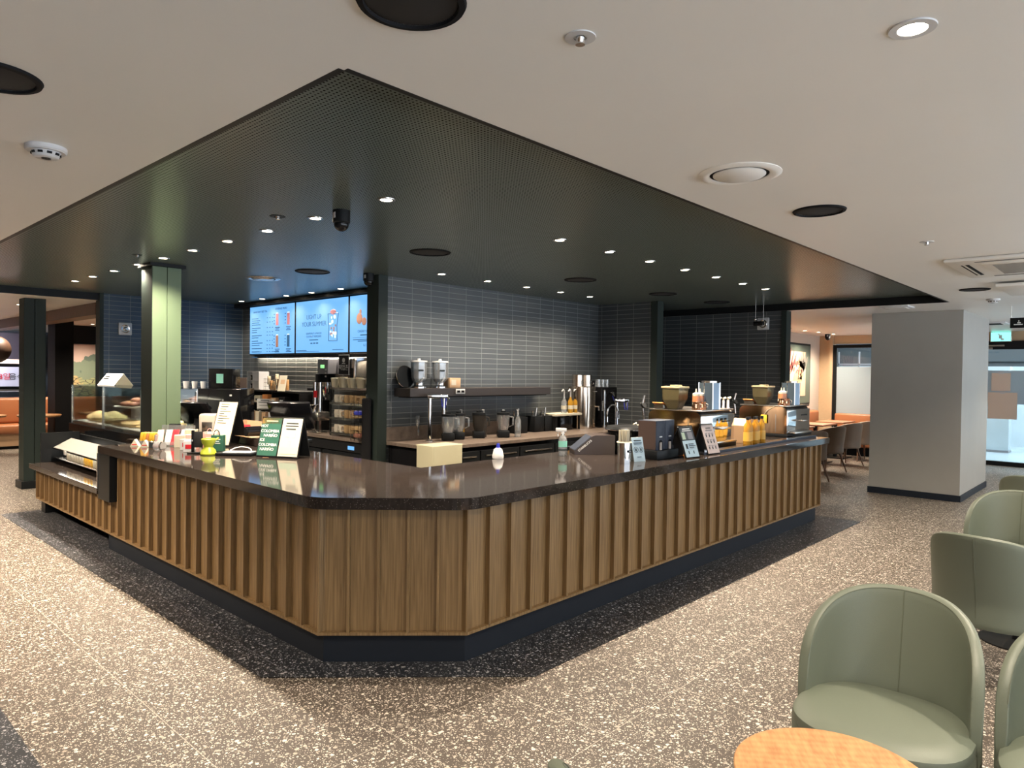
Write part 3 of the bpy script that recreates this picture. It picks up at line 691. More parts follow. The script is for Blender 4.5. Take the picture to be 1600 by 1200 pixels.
for i in range(8): pastry('sandwich', 2.76, 7.46+.055*i, .993, R(20), f'triangle sandwich leaning in the near case, {ORD[i]} from the green pillar', 'sandwiches in the near pastry case')
for i in range(7): pastry('scone', 2.66+.10*(i % 2), 7.92+.075*i, .993, i, f'pale scone on the case floor left of the pedestal, {ORD[i]} from the pedestal', 'scones in the near case')
for i in range(9): pastry('scone', 2.66+.10*(i % 3), 8.65+.09*i, .993, i*2, f'pale cream bread in the far glass case, {ORD[i]} from its near end', 'breads in the far case', 1.7 if i % 2 else 1.3)
for i in range(5): pastry('scone', 2.98+.03*(i % 2), 7.45+.07*i, .993+.0*i, i, f'pale bread behind the sandwiches, seen right of the green pillar, {ORD[i]} from the right', 'breads behind the sandwiches', 1.2)
p = PX(191, 607, 2.75)
t = thing('tent_card', 'white folded tent card with a small cake picture on top of the glass case', 'tent card', (2.86, PX(180, 603, 2.86).y, 1.42), R(8))
mb = MB(); mb.box(-.115, -.112, -.20, .20, 0, .0) if False else None
M1 = Matrix.Translation((-.11, 0, 0)) @ Matrix.Rotation(R(38), 4, 'Y'); M2 = Matrix.Translation((.11, 0, 0)) @ Matrix.Rotation(R(-38), 4, 'Y')
obj('front_panel', MB().box(0, .003, -.20, .20, 0, .178, M=M1), M_WHITE, t, False); obj('rear_panel', MB().box(-.003, 0, -.20, .20, 0, .178, M=M2), M_WHITE, t, False)
obj('cake_print', MB().prism([(-.06, .05), (-.13, .05), (-.095, .14)], -.001, 0, M=M1 @ Matrix(((0, 0, 1, 0), (1, 0, 0, 0), (0, 1, 0, 0), (0, 0, 0, 1)))), M_PINK, t, False)
obj('print_lines', MB().box(-.002, 0, .06, .16, .12, .135, M=M1).box(-.002, 0, .05, .17, .09, .105, M=M1).box(-.002, 0, .08, .15, .06, .068, M=M1), M_DARKTXT, t, False)

# open grab-and-go niche below the case
t = thing('chilled_display', 'black open chilled display niche with slanted glass shelf under the pastry case', 'display', (2.06, 6.9, .553))
obj('back_panel', MB().box(.46, .49, 0, 2.28, 0, .30), M_BLACK, t, False)
obj('end_wall', MB().box(.08, .46, 2.25, 2.28, 0, .33), M_BLACK, t, False)
obj('inner_shelf', MB().box(.20, .46, 0, 2.24, .045, .055, .002), M_STEEL, t, False)
obj('slanted_glass', MB().box(0, .20, 0, 2.24, 0, .006, M=Matrix.Translation((.20, 0, .16)) @ Matrix.Rotation(R(-28), 4, 'Y')), pm('bright_shelf_glass', (.36, .35, .32), .2, spec=.8), t, False)
obj('front_rail', MB().box(.19, .20, 0, 2.24, .148, .162), M_BLACK, t, False)
obj('light_strip', MB().box(.23, .26, .1, 2.2, .142, .148), pm('case_light', (1, 1, 1), .4, emit=(1, .95, .85), es=5), t, False)
obj('price_clip', MB().box(.18, .19, 1.72, 1.79, .12, .165, .004), M_WHITE, t)
cols = [(M_IVORY, M_RED)]*6 + [(M_YEL, M_IVORY)]*3 + [(M_IVORY, M_ORANGE)]*4 + [(M_PINK, M_WHITE)]*4
first = None
names = ['red-topped white', 'yellow', 'orange-topped white', 'pink']
for i, (mb_, mt) in enumerate(cols):
    y = 6.95+.098*(len(cols)-1-i)+.25
    t = thing('juice_carton', f'small {["red-topped white"]*6 and (["red-topped white"]*6+["yellow"]*3+["orange-topped white"]*4+["pink"]*4)[i]} drink carton in the chilled niche, {(ORD+["thirteenth","fourteenth","fifteenth","sixteenth","seventeenth"])[i]} from the left', 'carton', (2.33, y, .609), 0, 'drink cartons in the chilled niche')
    obj('carton', MB().box(-.03, .03, -.04, .04, 0, .095, .004), mb_, t); obj('top_band', MB().box(-.031, .031, -.041, .041, .085, .105, .004), mt, t)
for i in range(12):
    t = thing('drinking_glass', f'small upturned clear glass on the black deck edge beside the pillar, {ORD[i]} from the right', 'glass', (2.475, 7.42+.085*i, .865 if False else .958), 0, 'clear glasses in front of the pastry case') if i < 0 else None

# ================================================================== LEFT BAR CLUTTER
def easel(name, label, p, rz, w_, h_, tilt, fronts, cat='menu stand'):
    """A-frame counter menu stand, front faces local -y; fronts = list of (x0,x1,material)"""
    t = thing(name, label, cat, p, rz)
    Mf = Matrix.Translation((0, -.07, .004)) @ Matrix.Rotation(R(-tilt), 4, 'X')
    Mr = Matrix.Translation((0, -.07+2*h_*math.sin(R(tilt)), .004)) @ Matrix.Rotation(R(tilt), 4, 'X')
    obj('frame', MB().box(-w_/2, w_/2, 0, .008, 0, h_, .001, M=Mf), M_BLACKM, t, False)
    obj('rear_leg', MB().box(-w_/2, w_/2, -.008, 0, 0, h_, .001, M=Mr), M_BLACK, t, False)
    return t, Mf
def on(Mf, x, z, y=-.0035): return Mf @ Matrix.Translation((x, y, z))
def settext(o, M): o.matrix_local = M @ Matrix.Rotation(R(90), 4, 'X'); return o
zz = ZT+.0005
# double menu stand
pA, pB = PZ(398, 712, ZT), PZ(437, 717, ZT)
ang = math.atan2(pB.y-pA.y, pB.x-pA.x)
wd = .36
ctr = PZ(421, 713, ZT)
t, Mf = easel('menu_stand', 'wide black counter stand holding a green coffee card and a cream card', (2.80, 5.06, zz), R(-62), .37, .325, 17, None)
def card(t, Mf, nm_, x0, x1, z0, z1, mat, lab=None): return obj(nm_, MB().box(x0, x1, -.003, 0, z0, z1, M=Mf), mat, t, False, label=lab)
card(t, Mf, 'green_card', -.178, -.006, .012, .315, M_GREENS); card(t, Mf, 'ochre_header', -.178, -.006, .268, .316, M_GOLD)
obj('ochre_print', MB().box(-.14, -.04, -.0045, -.0031, .285, .295, M=Mf), M_BREAD, t, False)
card(t, Mf, 'cream_card', .006, .178, .012, .315, M_IVORY)
obj('pale_green_footer', MB().box(.014, .17, -.0045, -.0031, .03, .085, M=Mf), M_GREENL, t, False)
obj('cup_drawing', MB().box(.115, .135, -.0045, -.0031, .16, .20, M=Mf).box(.05, .08, -.0045, -.0031, .165, .172, M=Mf).box(.075, .105, -.0045, -.0031, .085, .14, M=Mf), M_GREENL, t, False)
obj('card_lines', MB().box(.04, .145, -.0045, -.0031, .272, .280, M=Mf).box(.035, .15, -.0045, -.0031, .25, .258, M=Mf).box(.045, .13, -.0045, -.0031, .225, .234, M=Mf), M_DARKTXT, t, False)
for s_, x, z, q in (('HOT', -.150, .248, .030), ('COLOMBIA', -.095, .208, .032), ('NARIÑO', -.085, .172, .032), ('ICE', -.152, .136, .030), ('COLOMBIA', -.095, .098, .032), ('NARIÑO', -.098, .062, .032)):
    settext(text('lettering', s_, q, M_WHITETXT, t, (0, 0, 0), (0, 0, 0), ext=.0008), on(Mf, x, z, -.0045))
# single cream stand
t, Mf = easel('menu_stand', 'tall narrow cream menu card on a black easel left of the wide stand', (2.84, 6.15, zz), R(-60), .20, .42, 20, None)
card(t, Mf, 'cream_card', -.093, .093, .012, .41, M_CREAM)
mb = MB(); random.seed(9)
for k in range(9): mb.box(-.07, -.07+random.uniform(.05, .12), -.0045, -.0031, .385-k*.022, .391-k*.022, M=Mf)
obj('print_lines', mb, M_DARKTXT, t, False)
obj('drawings', MB().box(-.05, -.01, -.0045, -.0031, .10, .17, M=Mf).box(.02, .055, -.0045, -.0031, .07, .12, M=Mf).box(-.075, -.06, -.0045, -.0031, .06, .1, M=Mf), MATS['pale_green_card'], t, False)

p = PZ(350, 712, ZT)
t = thing('charging_tray', 'black rectangular counter tray with a white sheet and looped cable', 'tray', (2.62, 5.42, zz), R(-50))
obj('base', MB().box(-.15, .15, -.09, .09, 0, .022, .006), M_BLACK, t); obj('sheet', MB().box(-.10, .12, -.06, .07, .022, .026, .001), M_WHITE, t, False)
obj('cable', MB().tube([(-.09, .05, .03), (-.05, .06, .05), (0, .06, .06), (.06, .05, .055), (.09, .04, .04), (.10, .02, .025)], .004, 8), M_WHITE, t)
t = thing('hourglass_holder', 'lime green hourglass-shaped plastic holder standing on the bar', 'holder', (2.45, 5.58, zz))
obj('body', MB().lathe([(.058, 0), (.062, .01), (.052, .04), (.034, .062), (.034, .07), (.050, .095), (.056, .125), (.050, .13), (.030, .075)], n=28, cap=True), M_LIME, t)
obj('handle', MB().tube([(.045, .0, .11), (.075, 0, .125), (.08, 0, .135)], .008, 8), M_LIME, t)
def gift_bag(loc, rz, mat, label, w_=.10, h_=.135):
    t = thing('gift_bag', label, 'gift bag', loc, rz, 'small gift bags')
    obj('body', MB().box(-w_/2, w_/2, -.03, .03, 0, h_, .003), mat, t, False)
    pts = [(w_*.25*math.cos(a), -.031, h_+.045*math.sin(a)) for a in [PI*k/8 for k in range(9)]]
    obj('handle', MB().tube(pts, .0035, 6), M_BLACKM if mat is M_GREENS else M_PINK, t)
    obj('print', MB().box(-w_*.3, w_*.3, -.0315, -.0305, h_*.72, h_*.78).box(-w_*.3, w_*.2, -.0315, -.0305, h_*.60, h_*.65).box(-w_*.25, w_*.3, -.0315, -.0305, h_*.48, h_*.53), M_WHITETXT, t, False); return t
gift_bag((2.62, 5.78, zz), R(-48), M_GREENS, 'dark green mini gift bag behind the lime holder')
gift_bag((2.64, 5.96, zz), R(-48), M_PINK, 'salmon pink mini gift bag left of the green one')
t = thing('card_holder', 'black upright counter card holder left of the lime holder', 'card holder', (2.40, 5.72, zz), R(-45))
obj('foot', MB().box(-.05, .05, -.035, .035, 0, .012, .003), M_BLACK, t); obj('stem', MB().box(-.025, -.005, -.012, .012, .01, .19, .004), M_BLACKG, t)
obj('card', MB().box(-.005, .065, -.006, .0, .05, .18, .002), MATS['speaker_grille'], t, label='dark grey card'); obj('badge', MB().box(-.018, -.012, -.014, -.012, .10, .115), M_WHITE, t, False)
random.seed(21)
bx_ = [(2.47, 6.02, .11, .09, M_WHITE, 'white folded gift box'), (2.55, 6.12, .10, .12, M_PINK, 'pale pink gift box standing upright'), (2.60, 6.27, .10, .15, M_CREAM, 'cream tall gift box at the back'), (2.50, 6.25, .09, .11, M_IVORY, 'ivory card box'), (2.68, 6.05, .12, .14, M_PINK, 'pink tall box in front of the grey dispenser'), (2.42, 5.88, .08, .09, M_WHITE, 'small white folded box with red print')]
for (x, y, a_, h_, mt, lab) in bx_:
    t = thing('gift_box', lab + ' among the left bar clutter', 'box', (x, y, zz), R(random.uniform(-60, -25)), 'gift boxes')
    obj('body', MB().box(-a_/2, a_/2, -.03, .03, 0, h_, .002), mt, t, False); obj('label_print', MB().box(-a_*.3, a_*.3, -.0312, -.0302, h_*.3, h_*.7), M_RED if mt is M_WHITE else M_IVORY, t, False)
t = thing('packet_rack', 'clear slanted rack full of pink and white packets on the bar', 'rack', (2.50, 6.40, zz), R(-48))
obj('stand', MB().box(-.15, .15, -.04, -.036, 0, .04).box(-.15, -.146, -.04, .09, 0, .10).box(.146, .15, -.04, .09, 0, .10).box(-.15, .15, .086, .09, 0, .18), M_ACRY, t, False)
for i in range(5):
    M = Matrix.Translation((-.12+.06*i, -.02+.015*(i % 2), .01)) @ Matrix.Rotation(R(-28), 4, 'X') @ Matrix.Rotation(R(-8+4*i), 4, 'Y')
    q = tag(obj('sweet_packet', MB().box(-.027, .027, 0, .012, 0, .15, .004, M=M), (M_PINK, M_WHITE, M_RED, M_WHITE, M_PINK)[i], None), f'{("pink","white","red","white","pink")[i]} packet in the slanted rack, {ORD[i]} from the left', 'packet', 'packets in the slanted rack'); q.location = t.location; q.rotation_euler = t.rotation_euler
t = thing('snack_tray', 'open tray of yellow and orange wrapped snack bars nearest the green pillar', 'tray', (2.42, 6.72, zz), R(-50))
obj('tray', MB().box(-.09, .09, -.05, .05, 0, .03, .004), M_ACRY, t)
for i in range(6):
    q = tag(obj('snack_bar', MB().box(-.012, .012, -.04, .04, .0, .075, .004, M=Matrix.Translation((-.07+.028*i, 0, .03)) @ Matrix.Rotation(R(10), 4, 'Y')), (M_YEL, M_YEL, M_ORANGE)[i % 3], None), f'wrapped snack bar in the tray by the green pillar, {ORD[i]} from the left', 'snack bar', 'yellow wrapped snack bars'); q.location = t.location; q.rotation_euler = t.rotation_euler
for i, (x, y) in enumerate(((2.26, 6.62), (2.30, 6.50))):
    t = thing('price_tent', f'tiny white folded price tent in front of the yellow snack bars, {("left","right")[i]} one', 'tent card', (x, y, zz), R(-35), 'tiny price tents')
    obj('fold', MB().prism([(-.035, 0), (.035, 0), (.0, .06)], -.035, .035, M=Matrix.Rotation(R(90), 4, 'X')), M_IVORY, t, False); obj('print', MB().box(-.02, .02, -.0362, -.035, .012, .02), M_RED, t, False)
t = thing('glass_jar', 'small round glass jar lying at the front of the packets', 'jar', (2.27, 6.12, zz+.038), R(30))
obj('jar', MB().lathe([(.036, -.03), (.038, 0), (.036, .03)], n=24, M=Matrix.Rotation(R(90), 4, 'X')), M_ACRY, t); obj('lid', MB().lathe([(.037, .03), (.037, .042)], n=24, M=Matrix.Rotation(R(90), 4, 'X')), M_CHROME, t)
t = thing('photo_frame', 'tiny silver square frame in front of the packet rack', 'frame', (2.28, 6.30, zz), R(-50))
obj('frame', MB().box(-.03, .03, 0, .008, 0, .06, .002), M_STEEL, t); obj('picture', MB().box(-.022, .022, -.001, 0, .008, .052), M_DARKTXT, t, False)
t = thing('card_reader', 'black customer card reader on a short stand beside the green pillar', 'card reader', (2.66, 6.78, zz), R(-45))
obj('foot', MB().cyl((0, 0, 0), .05, .012), M_BLACK, t); obj('stem', MB().cyl((0, 0, .01), .014, .08, 12), M_BLACK, t); obj('head', MB().box(-.05, .05, -.02, .02, .08, .17, .006), M_BLACKG, t); obj('arm', MB().tube([(0, 0, .03), (.08, -.02, .02), (.12, -.04, .005)], .006, 8), M_BLACKM, t)
t = thing('flat_tool', 'flat dark card lying on the bar left of the snack tray', 'card', (2.20, 6.78, zz), R(20)); obj('sheet', MB().box(-.05, .05, -.03, .03, 0, .008, .002), M_BLACKG, t); obj('edge', MB().box(-.05, .05, -.031, -.03, 0, .008), M_STEEL, t, False)
p = PZ(328, 697, ZT)
t = thing('napkin_dispenser', 'beige rounded napkin dispenser behind the pink boxes', 'dispenser', (3.02, 6.86, zz), R(-45))
obj('body', MB().box(-.085, .085, -.06, .06, 0, .25, .025, 3), pm('warm_grey_plastic', (.48, .42, .36), .35), t); obj('slot', MB().box(-.05, .05, -.0615, -.0595, .05, .17, .003), MATS['brushed_steel'], t)
t = thing('stone_riser', 'low raised block of dark stone along the staff edge of the bar', 'stone block', (0, 0, 0))
t.location = (3.02, 5.45, zz); obj('block', MB().box(-.0, .16, 0, .98, 0, .07, .004), M_STONE, t, False); obj('steel_trim', MB().box(-.001, .161, -.001, .981, .0701, .074), M_STEEL, t, False)
for i, (y, mt, nm_) in enumerate(((6.30, M_RED, 'red'), (6.08, M_BLACKG, 'black'))):
    t = thing('canister', f'{nm_} round canister lying in the beige box behind the menu stands', 'canister', (3.08, y, ZT+.125), 0)
    obj('drum', MB().cyl((0, 0, -.07), .045, .14, 24, M=Matrix.Rotation(R(90), 4, 'Y')), mt, t); obj('cap', MB().cyl((0, 0, -.075), .036, .006, 20, M=Matrix.Rotation(R(90), 4, 'Y')), M_BLACKM, t)
t = thing('open_box', 'beige open box behind the menu stands holding canisters', 'box', (3.09, 6.18, ZT+.076), 0); obj('tray', MB().box(-.10, .10, -.24, .24, 0, .004).box(.095, .10, -.24, .24, 0, .13).box(-.10, .10, .235, .24, 0, .13), M_KRAFT, t, False)

# POS terminals
def pos_term(loc, rz, label, s=1):
    t = thing('cash_register', label, 'cash register', loc, rz, 'point of sale terminals')
    obj('base', MB().box(-.14*s, .14*s, -.12*s, .12*s, 0, .03, .006), M_BLACK, t)
    obj('neck', MB().box(-.03, .03, -.02, .02, .02, .20*s, .004, M=Matrix.Rotation(R(12), 4, 'X')), M_BLACKM, t)
    obj('screen', MB().box(-.18*s, .18*s, -.015, .015, -.13*s, .13*s, .006, M=Matrix.Translation((0, 0, .24*s)) @ Matrix.Rotation(R(-32), 4, 'X')), M_BLACKG, t)
    obj('customer_display', MB().box(-.09*s, .09*s, -.012, .012, -.03, .04, .004, M=Matrix.Translation((-.02, -.08, .30*s)) @ Matrix.Rotation(R(-60), 4, 'X')), M_BLACK, t)
    return t
a_ = pos_term((3.06, 5.18, zz), R(128), 'black till screen seen from behind, directly behind the wide menu stand')
a_.location = (3.02, 5.30, ZT+.075)
dup(a_, (3.02, 7.18, zz), R(120), 'black till behind the tall narrow cream card'); bpy.context.view_layer.update()
# ================================================================== STAFF SIDE: MENU-WALL COUNTER
def worktop(name, x0, x1, y0, y1, z, label, cab):
    tag(obj(name, MB().box(x0-.02, x1, y0-.02, y1, z-.035, z, .003), M_STONE2, None, False), label, 'worktop')
    t = thing('base_cabinet', cab, 'cabinet', (x0, y0, 0)); return t
t = worktop('back_worktop', 4.40, 5.135, 6.22, 10.3, .885, 'brown stone worktop below the menu screens', 'black under-counter fridges below the menu screens')
obj('carcass', MB().box(.03, .73, .02, 4.06, 0, .848), M_BLACKG, t, False)
for i in range(5):
    y = .05+i*.8; f = obj('fridge_door', MB().box(.0, .03, y, y+.76, .10, .72, .003), M_BLACK, t, False); obj('handle', MB().box(-.02, 0, y+.10, y+.66, .66, .675, .003), M_STEEL, f)
obj('control_strip', MB().box(.0, .03, .05, 3.9, .735, .84), M_BLACKM, t, False); obj('digital_readout', MB().box(-.002, 0, .18, .30, .76, .80), M_SCREEN, t, False, label='small glowing blue temperature display')
t = worktop('partition_worktop', 4.52, 8.32, 5.22, 5.98, .885, 'brown stone worktop along the tiled partition', 'long black under-counter cabinet along the tiled partition')
obj('carcass', MB().box(.02, 3.78, .03, .75, 0, .848), M_BLACKG, t, False)
for i in range(6):
    x = .04+i*.62; f = obj('drawer', MB().box(x, x+.6, 0, .03, .08, .80, .003), M_BLACK, t, False); obj('handle', MB().box(x+.06, x+.54, -.02, 0, .74, .755, .003), M_STEEL, f)
# floor level staff-side inner wall of bar : fridge units face the aisle (seen as black below the worktop)

# cups, brown panel, oven etc.
ZB = .886
t = thing('warming_oven', 'black warming oven with silver door handle right of the green pillar', 'oven', (3.62, 7.55, 0), R(-45))
p = PZ(300, 690, .9); t.location = (3.55, 8.0, 0)
obj('cabinet', MB().box(-.36, .32, 0, .5, 0, .86), M_BLACKM, t, False); obj('body', MB().box(-.36, .32, 0, .5, .87, 1.40, .01), M_BLACKG, t); obj('door_glass', MB().box(-.30, .10, -.012, 0, .93, 1.27, .004), M_BLACK, t)
obj('door_handle', MB().tube([(.14, -.05, .92), (.14, -.05, 1.28)], .012), M_STEEL, t); obj('badge', MB().box(.20, .225, -.004, 0, 1.315, 1.335), M_WHITE, t, False)
q = thing('label_printer', 'black box printer with pale screen on top of the warming oven', 'printer', (3.66, 8.02, 1.402), R(-45)); obj('body', MB().box(-.14, .14, 0, .25, 0, .23, .006), M_BLACKG, q); obj('screen', MB().box(-.05, .03, -.003, 0, .06, .17), M_TEAL, q, False)
for i in range(3):
    a = thing('paper_cup', f'small white cup on top of the warming oven, {ORD[i]} from the left', 'cup', (3.30+.09*i, 7.96-.02*i, 1.402), 0, 'cups on the warming oven'); a.location = (3.36+.07*i, 8.26-.07*i, 1.402)
    obj('cup', MB().lathe([(.025, 0), (.033, .08), (.029, .078), (.022, .006)], n=18, cap=False), M_WHITE, a); obj('base', MB().cyl((0, 0, 0), .025, .004, 16), M_BLUEC, a)
p = PX(362, 603, 4.6)
t = thing('equipment_panel', 'tall dark brown equipment panel with a white square sticker', 'panel', (4.62, 9.0, .886), R(-50))
a1, a2 = PZ(338, 600, 1.3), PZ(388, 600, 1.3)
pc = PX(363, 603, 4.80); t.location = (4.80, min(pc.y, 10.0), ZB)
obj('panel', MB().box(-.30, .25, 0, .20, 0, .62, .006), pm('dark_brown_panel', (.045, .032, .028), .4), t); obj('sticker', MB().box(-.27, -.14, -.003, 0, .44, .56), M_WHITE, t, False)
obj('sticker_print', MB().cyl((0, 0, 0), .035, .001, 24, M=Matrix.Translation((-.205, -.0035, .505)) @ Matrix.Rotation(R(90), 4, 'X')), M_DARKTXT, t, False)
def simple_box(name, px, py, x, w_, d_, h_, mat, label, rz=-45, zb=None, cat='box', group=None, bev=.004, top=False):
    """box whose lower front corner middle is seen at pixel on plane x"""
    p = PX(px, py, x); t = thing(name, label, cat, (x, p.y, p.z if zb is None else zb), R(rz), group)
    obj('body', MB().box(-w_/2, w_/2, 0, d_, 0, h_, bev), mat, t); return t
t = simple_box('kraft_carton', 356, 626, 4.55, .26, .12, .14, M_IVORY, 'ivory carton in front of the dark brown panel'); obj('tape', MB().box(.06, .065, -.002, 0, 0, .14), M_KRAFT, t, False)
t = simple_box('paper_carton', 346, 652, 4.48, .15, .12, .15, M_IVORY, 'small ivory carton behind the left till'); obj('tape', MB().box(-.075, .075, -.002, 0, .07, .073), M_KRAFT, t, False)
pk = PX(356, 626, 4.55); t = thing('ice_cream_freezer', 'low black appliance under the ivory cartons by the brown panel', 'appliance', (4.55, pk.y, ZB), R(-45)); obj('body', MB().box(-.17, .17, 0, .16, 0, pk.z-ZB-.002, .006), M_BLACKG, t); obj('vent', MB().box(-.12, .12, -.003, 0, .05, .12), M_STEEL, t, False)
# shelf unit with boxes
t = thing('shelf_unit', 'black two-tier shelf unit below the left menu screen', 'shelf unit', (4.80, 8.15, ZB))
obj('top_board', MB().box(-.12, .30, -.80, .62, .36, .385, .003), M_BLACK, t, False); obj('middle_board', MB().box(-.12, .30, -.80, .62, .20, .215, .003), M_STEEL, t, False)
for y in (-.80, -.10, .60): obj('upright', MB().box(-.10, .30, y, y+.02, 0, .36), M_BLACKM, t, False)
t = thing('cup_rack', 'white rack of small sauce cups standing on the black shelf unit', 'rack', (4.66, 8.36, ZB+.386))
obj('frame', MB().box(-.002, .15, -.05, .34, 0, .008).box(0, .15, .32, .335, 0, .24).box(0, .15, .16, .17, 0, .24).box(0, .15, -.01, 0, 0, .24).box(0, .15, 0, .335, .24, .25).box(0, .15, 0, .335, .12, .125), M_WHITE, t, False)
for i in range(6):
    c = thing('sauce_cup', f'tiny dark cup in the white rack, {ORD[i]} counting from the lower left', 'cup', (4.72, 8.64-.09*(i % 2), ZB+.386+.010+.118*(i//2) if i < 4 else ZB+.386+.010), 0, 'cups in the white rack') if i < 4 else None
    if c: obj('cup', MB().lathe([(.022, 0), (.03, .07), (.026, .07), (.02, .005)], n=16), M_BLACKM, c); obj('label', MB().box(-.032, -.028, -.012, .012, .02, .05), M_WHITE, c, False)
t = thing('snack_basket', 'wire basket heaped with cream and brown snack packs on the shelf unit', 'basket', (4.64, 7.95, ZB+.386))
mb = MB()
for k in range(12): mb.box(0, .003, -.22+.04*k, -.217+.04*k, 0, .16)
for k in range(4): mb.box(0, .004, -.22, .22, .0+.05*k, .004+.05*k)
mb.box(0, .18, -.22, .22, 0, .004); obj('wire_frame', mb, M_STEEL, t, False)
random.seed(4)
for i in range(12):
    q = thing('snack_pack', f'small snack pack in the wire basket, {ORD[i]} from the left', 'snack pack', (4.70+.06*(i % 2), 8.14-.034*i, ZB+.392+(.07 if i % 3 == 0 else 0)), R(random.uniform(-20, 20)), 'snack packs in the wire basket')
    obj('pack', MB().box(-.02, .02, -.016, .016, 0, random.uniform(.11, .15), .006), (M_CREAM, M_BREAD, M_BAKE)[i % 3], q); obj('seal', MB().box(-.021, .021, -.005, .005, .10, .112), M_ORANGE, q, False)
t = thing('tent_card', 'narrow white leaning price card on the black shelf unit', 'card', (4.58, 7.60, ZB+.386), R(-50)); M = Matrix.Rotation(R(-22), 4, 'X')
obj('card', MB().box(-.05, .05, 0, .003, 0, .22, M=M), M_IVORY, t, False); obj('print', MB().box(-.025, .03, -.001, 0, .10, .16, M=M), M_KRAFT, t, False)
for i in range(5):
    q = thing('syrup_box', f'small carton on the middle board of the shelf unit, {ORD[i]} from the left', 'box', (4.66, 8.62-.22*i, ZB+.216), 0, 'cartons on the shelf unit'); obj('body', MB().box(0, .1, -.07, .07, 0, .07+.02*(i % 3), .003), (M_WHITE, M_IVORY, M_ORANGE, M_KRAFT, M_BLACKM)[i], q); obj('label', MB().box(-.001, 0, -.04, .04, .02, .05), (M_KRAFT, M_DARKTXT, M_IVORY, M_WHITE, M_WHITE)[i], q, False)
for i in range(4):
    q = thing('milk_carton', f'upright kraft carton under the shelf unit, {ORD[i]} from the left', 'carton', (4.62, 8.5-.18*i, ZB), 0, 'cartons under the shelf unit'); obj('body', MB().box(0, .09, -.05, .05, 0, .17, .004), (M_KRAFT, M_IVORY, M_KRAFT, M_WHITE)[i], q); obj('cap', MB().cyl((.045, 0, .17), .015, .01, 14), M_WHITE, q)
for o in list(COL.objects):      # the shelf group sits farther left along the wall and a little higher
    if o.parent is None and any(k in str(o.get('label', '')) for k in ('shelf unit', 'white rack', 'wire basket')):
        o.location.y += .70; o.location.z += 0 if 'cartons under' in str(o.get('group', '')) else (.08 if o.name != 'shelf_unit' else 0)
for o in bpy.data.objects['shelf_unit'].children: o.location.z += .08 if 'board' in o.name else 0
for o in bpy.data.objects['shelf_unit'].children:
    if 'upright' in o.name: o.scale.z = 1.22
# white notice sheet + white tray + steel bin
pq = PX(414, 636, 4.62)
t = thing('notice_sheet', 'white printed sheet standing behind the wide menu stand', 'notice', (4.62, pq.y, pq.z-.02), R(-50)); obj('sheet', MB().box(-.11, .11, 0, .004, 0, .13), M_WHITE, t, False)
obj('print', MB().box(-.06, .06, -.001, 0, .105, .115).box(-.09, .09, -.001, 0, .08, .09).box(-.08, .08, -.001, 0, .04, .046), M_DARKTXT, t, False); obj('holder', MB().box(-.11, .11, 0, .03, -.02, 0), M_STEEL, t, False)
t = thing('cup_tray', 'long white tray with printed lid over the steel bin', 'tray', (4.30, 6.95, 0)); p = PX(457, 640, 4.50); t.location = (4.50, p.y, p.z-.03); t.rotation_euler.z = R(-50)
obj('lid', MB().box(-.26, .22, 0, .20, 0, .085, .006), M_IVORY, t); obj('print', MB().box(-.22, .18, -.001, 0, .05, .062).box(-.1, .1, -.001, 0, .02, .03), M_KRAFT, t, False)
bz = t.location.z
t = thing('ice_bin', 'wide brushed steel bin behind the right menu stand', 'bin', (4.53, p.y-.05, bz-.005), R(-50)); hb = bz-.006-ZB; obj('bin', MB().lathe([(.17, -hb), (.21, -.01), (.22, 0), (.20, 0), (.16, -hb+.01)], n=4, M=Matrix.Rotation(R(45), 4, 'Z'), sx=1.3, sy=.9), M_STEEL, t, False); obj('rim', MB().box(-.20, .20, -.155, -.145, -.03, 0), M_STEEL, t, False)
# coffee brewer tower, mixer, mug rack
p = PX(492, 690, 4.52)
t = thing('coffee_grinder', 'steel milk steamer with black knob left of the mug rack', 'machine', (4.52, 7.30, ZB))
obj('base', MB().box(-.09, .09, -.12, .10, 0, .02, .005), M_STEEL, t); obj('leg', MB().box(-.05, -.02, -.08, -.05, .02, .16), M_STEEL, t); obj('leg', MB().box(-.05, -.02, .05, .08, .02, .16), M_STEEL, t)
obj('head', MB().box(-.08, .08, -.10, .10, .15, .25, .008), M_STEEL, t); obj('column', MB().cyl((-.02, -.05, .25), .025, .35, 20), M_CHROME, t); obj('column', MB().cyl((-.02, .06, .25), .025, .35, 20), M_CHROME, t)
obj('knob', MB().cyl((-.03, .13, .50), .05, .03, 24, M=None), M_BLACK, t); obj('red_badge', MB().box(-.052, -.048, -.03, .04, .42, .50), M_RED, t, False, label='red warning badge'); obj('portafilter', MB().lathe([(.03, 0), (.045, .03), (.045, .06)], (-.06, 0, .28), 20), M_CHROME, t)
t = thing('coffee_brewer', 'grey coffee brewer with a green lit readout beside the kitchen hood', 'coffee brewer', (4.74, 7.47, ZB))
obj('control_head', MB().box(-.08, .10, -.13, .10, .70, .88, .008), pm('grey_enamel', (.22, .22, .24), .4), t); obj('readout', MB().box(-.083, -.08, -.05, .03, .77, .81), M_LEDG, t, False); obj('tower', MB().box(-.04, .10, .10, .22, 0, .70, .01), M_BLACK, t)
mb = MB()
for k in range(3): mb.box(-.083, -.08, -.10, -.07, .66+.04*k, .68+.04*k)
obj('buttons', mb, M_WHITE, t, False); obj('filter_stack', MB().lathe([(.07, .38), (.085, .50), (.09, .60)], (-.02, -.03, 0), 24), M_CHROME, t)
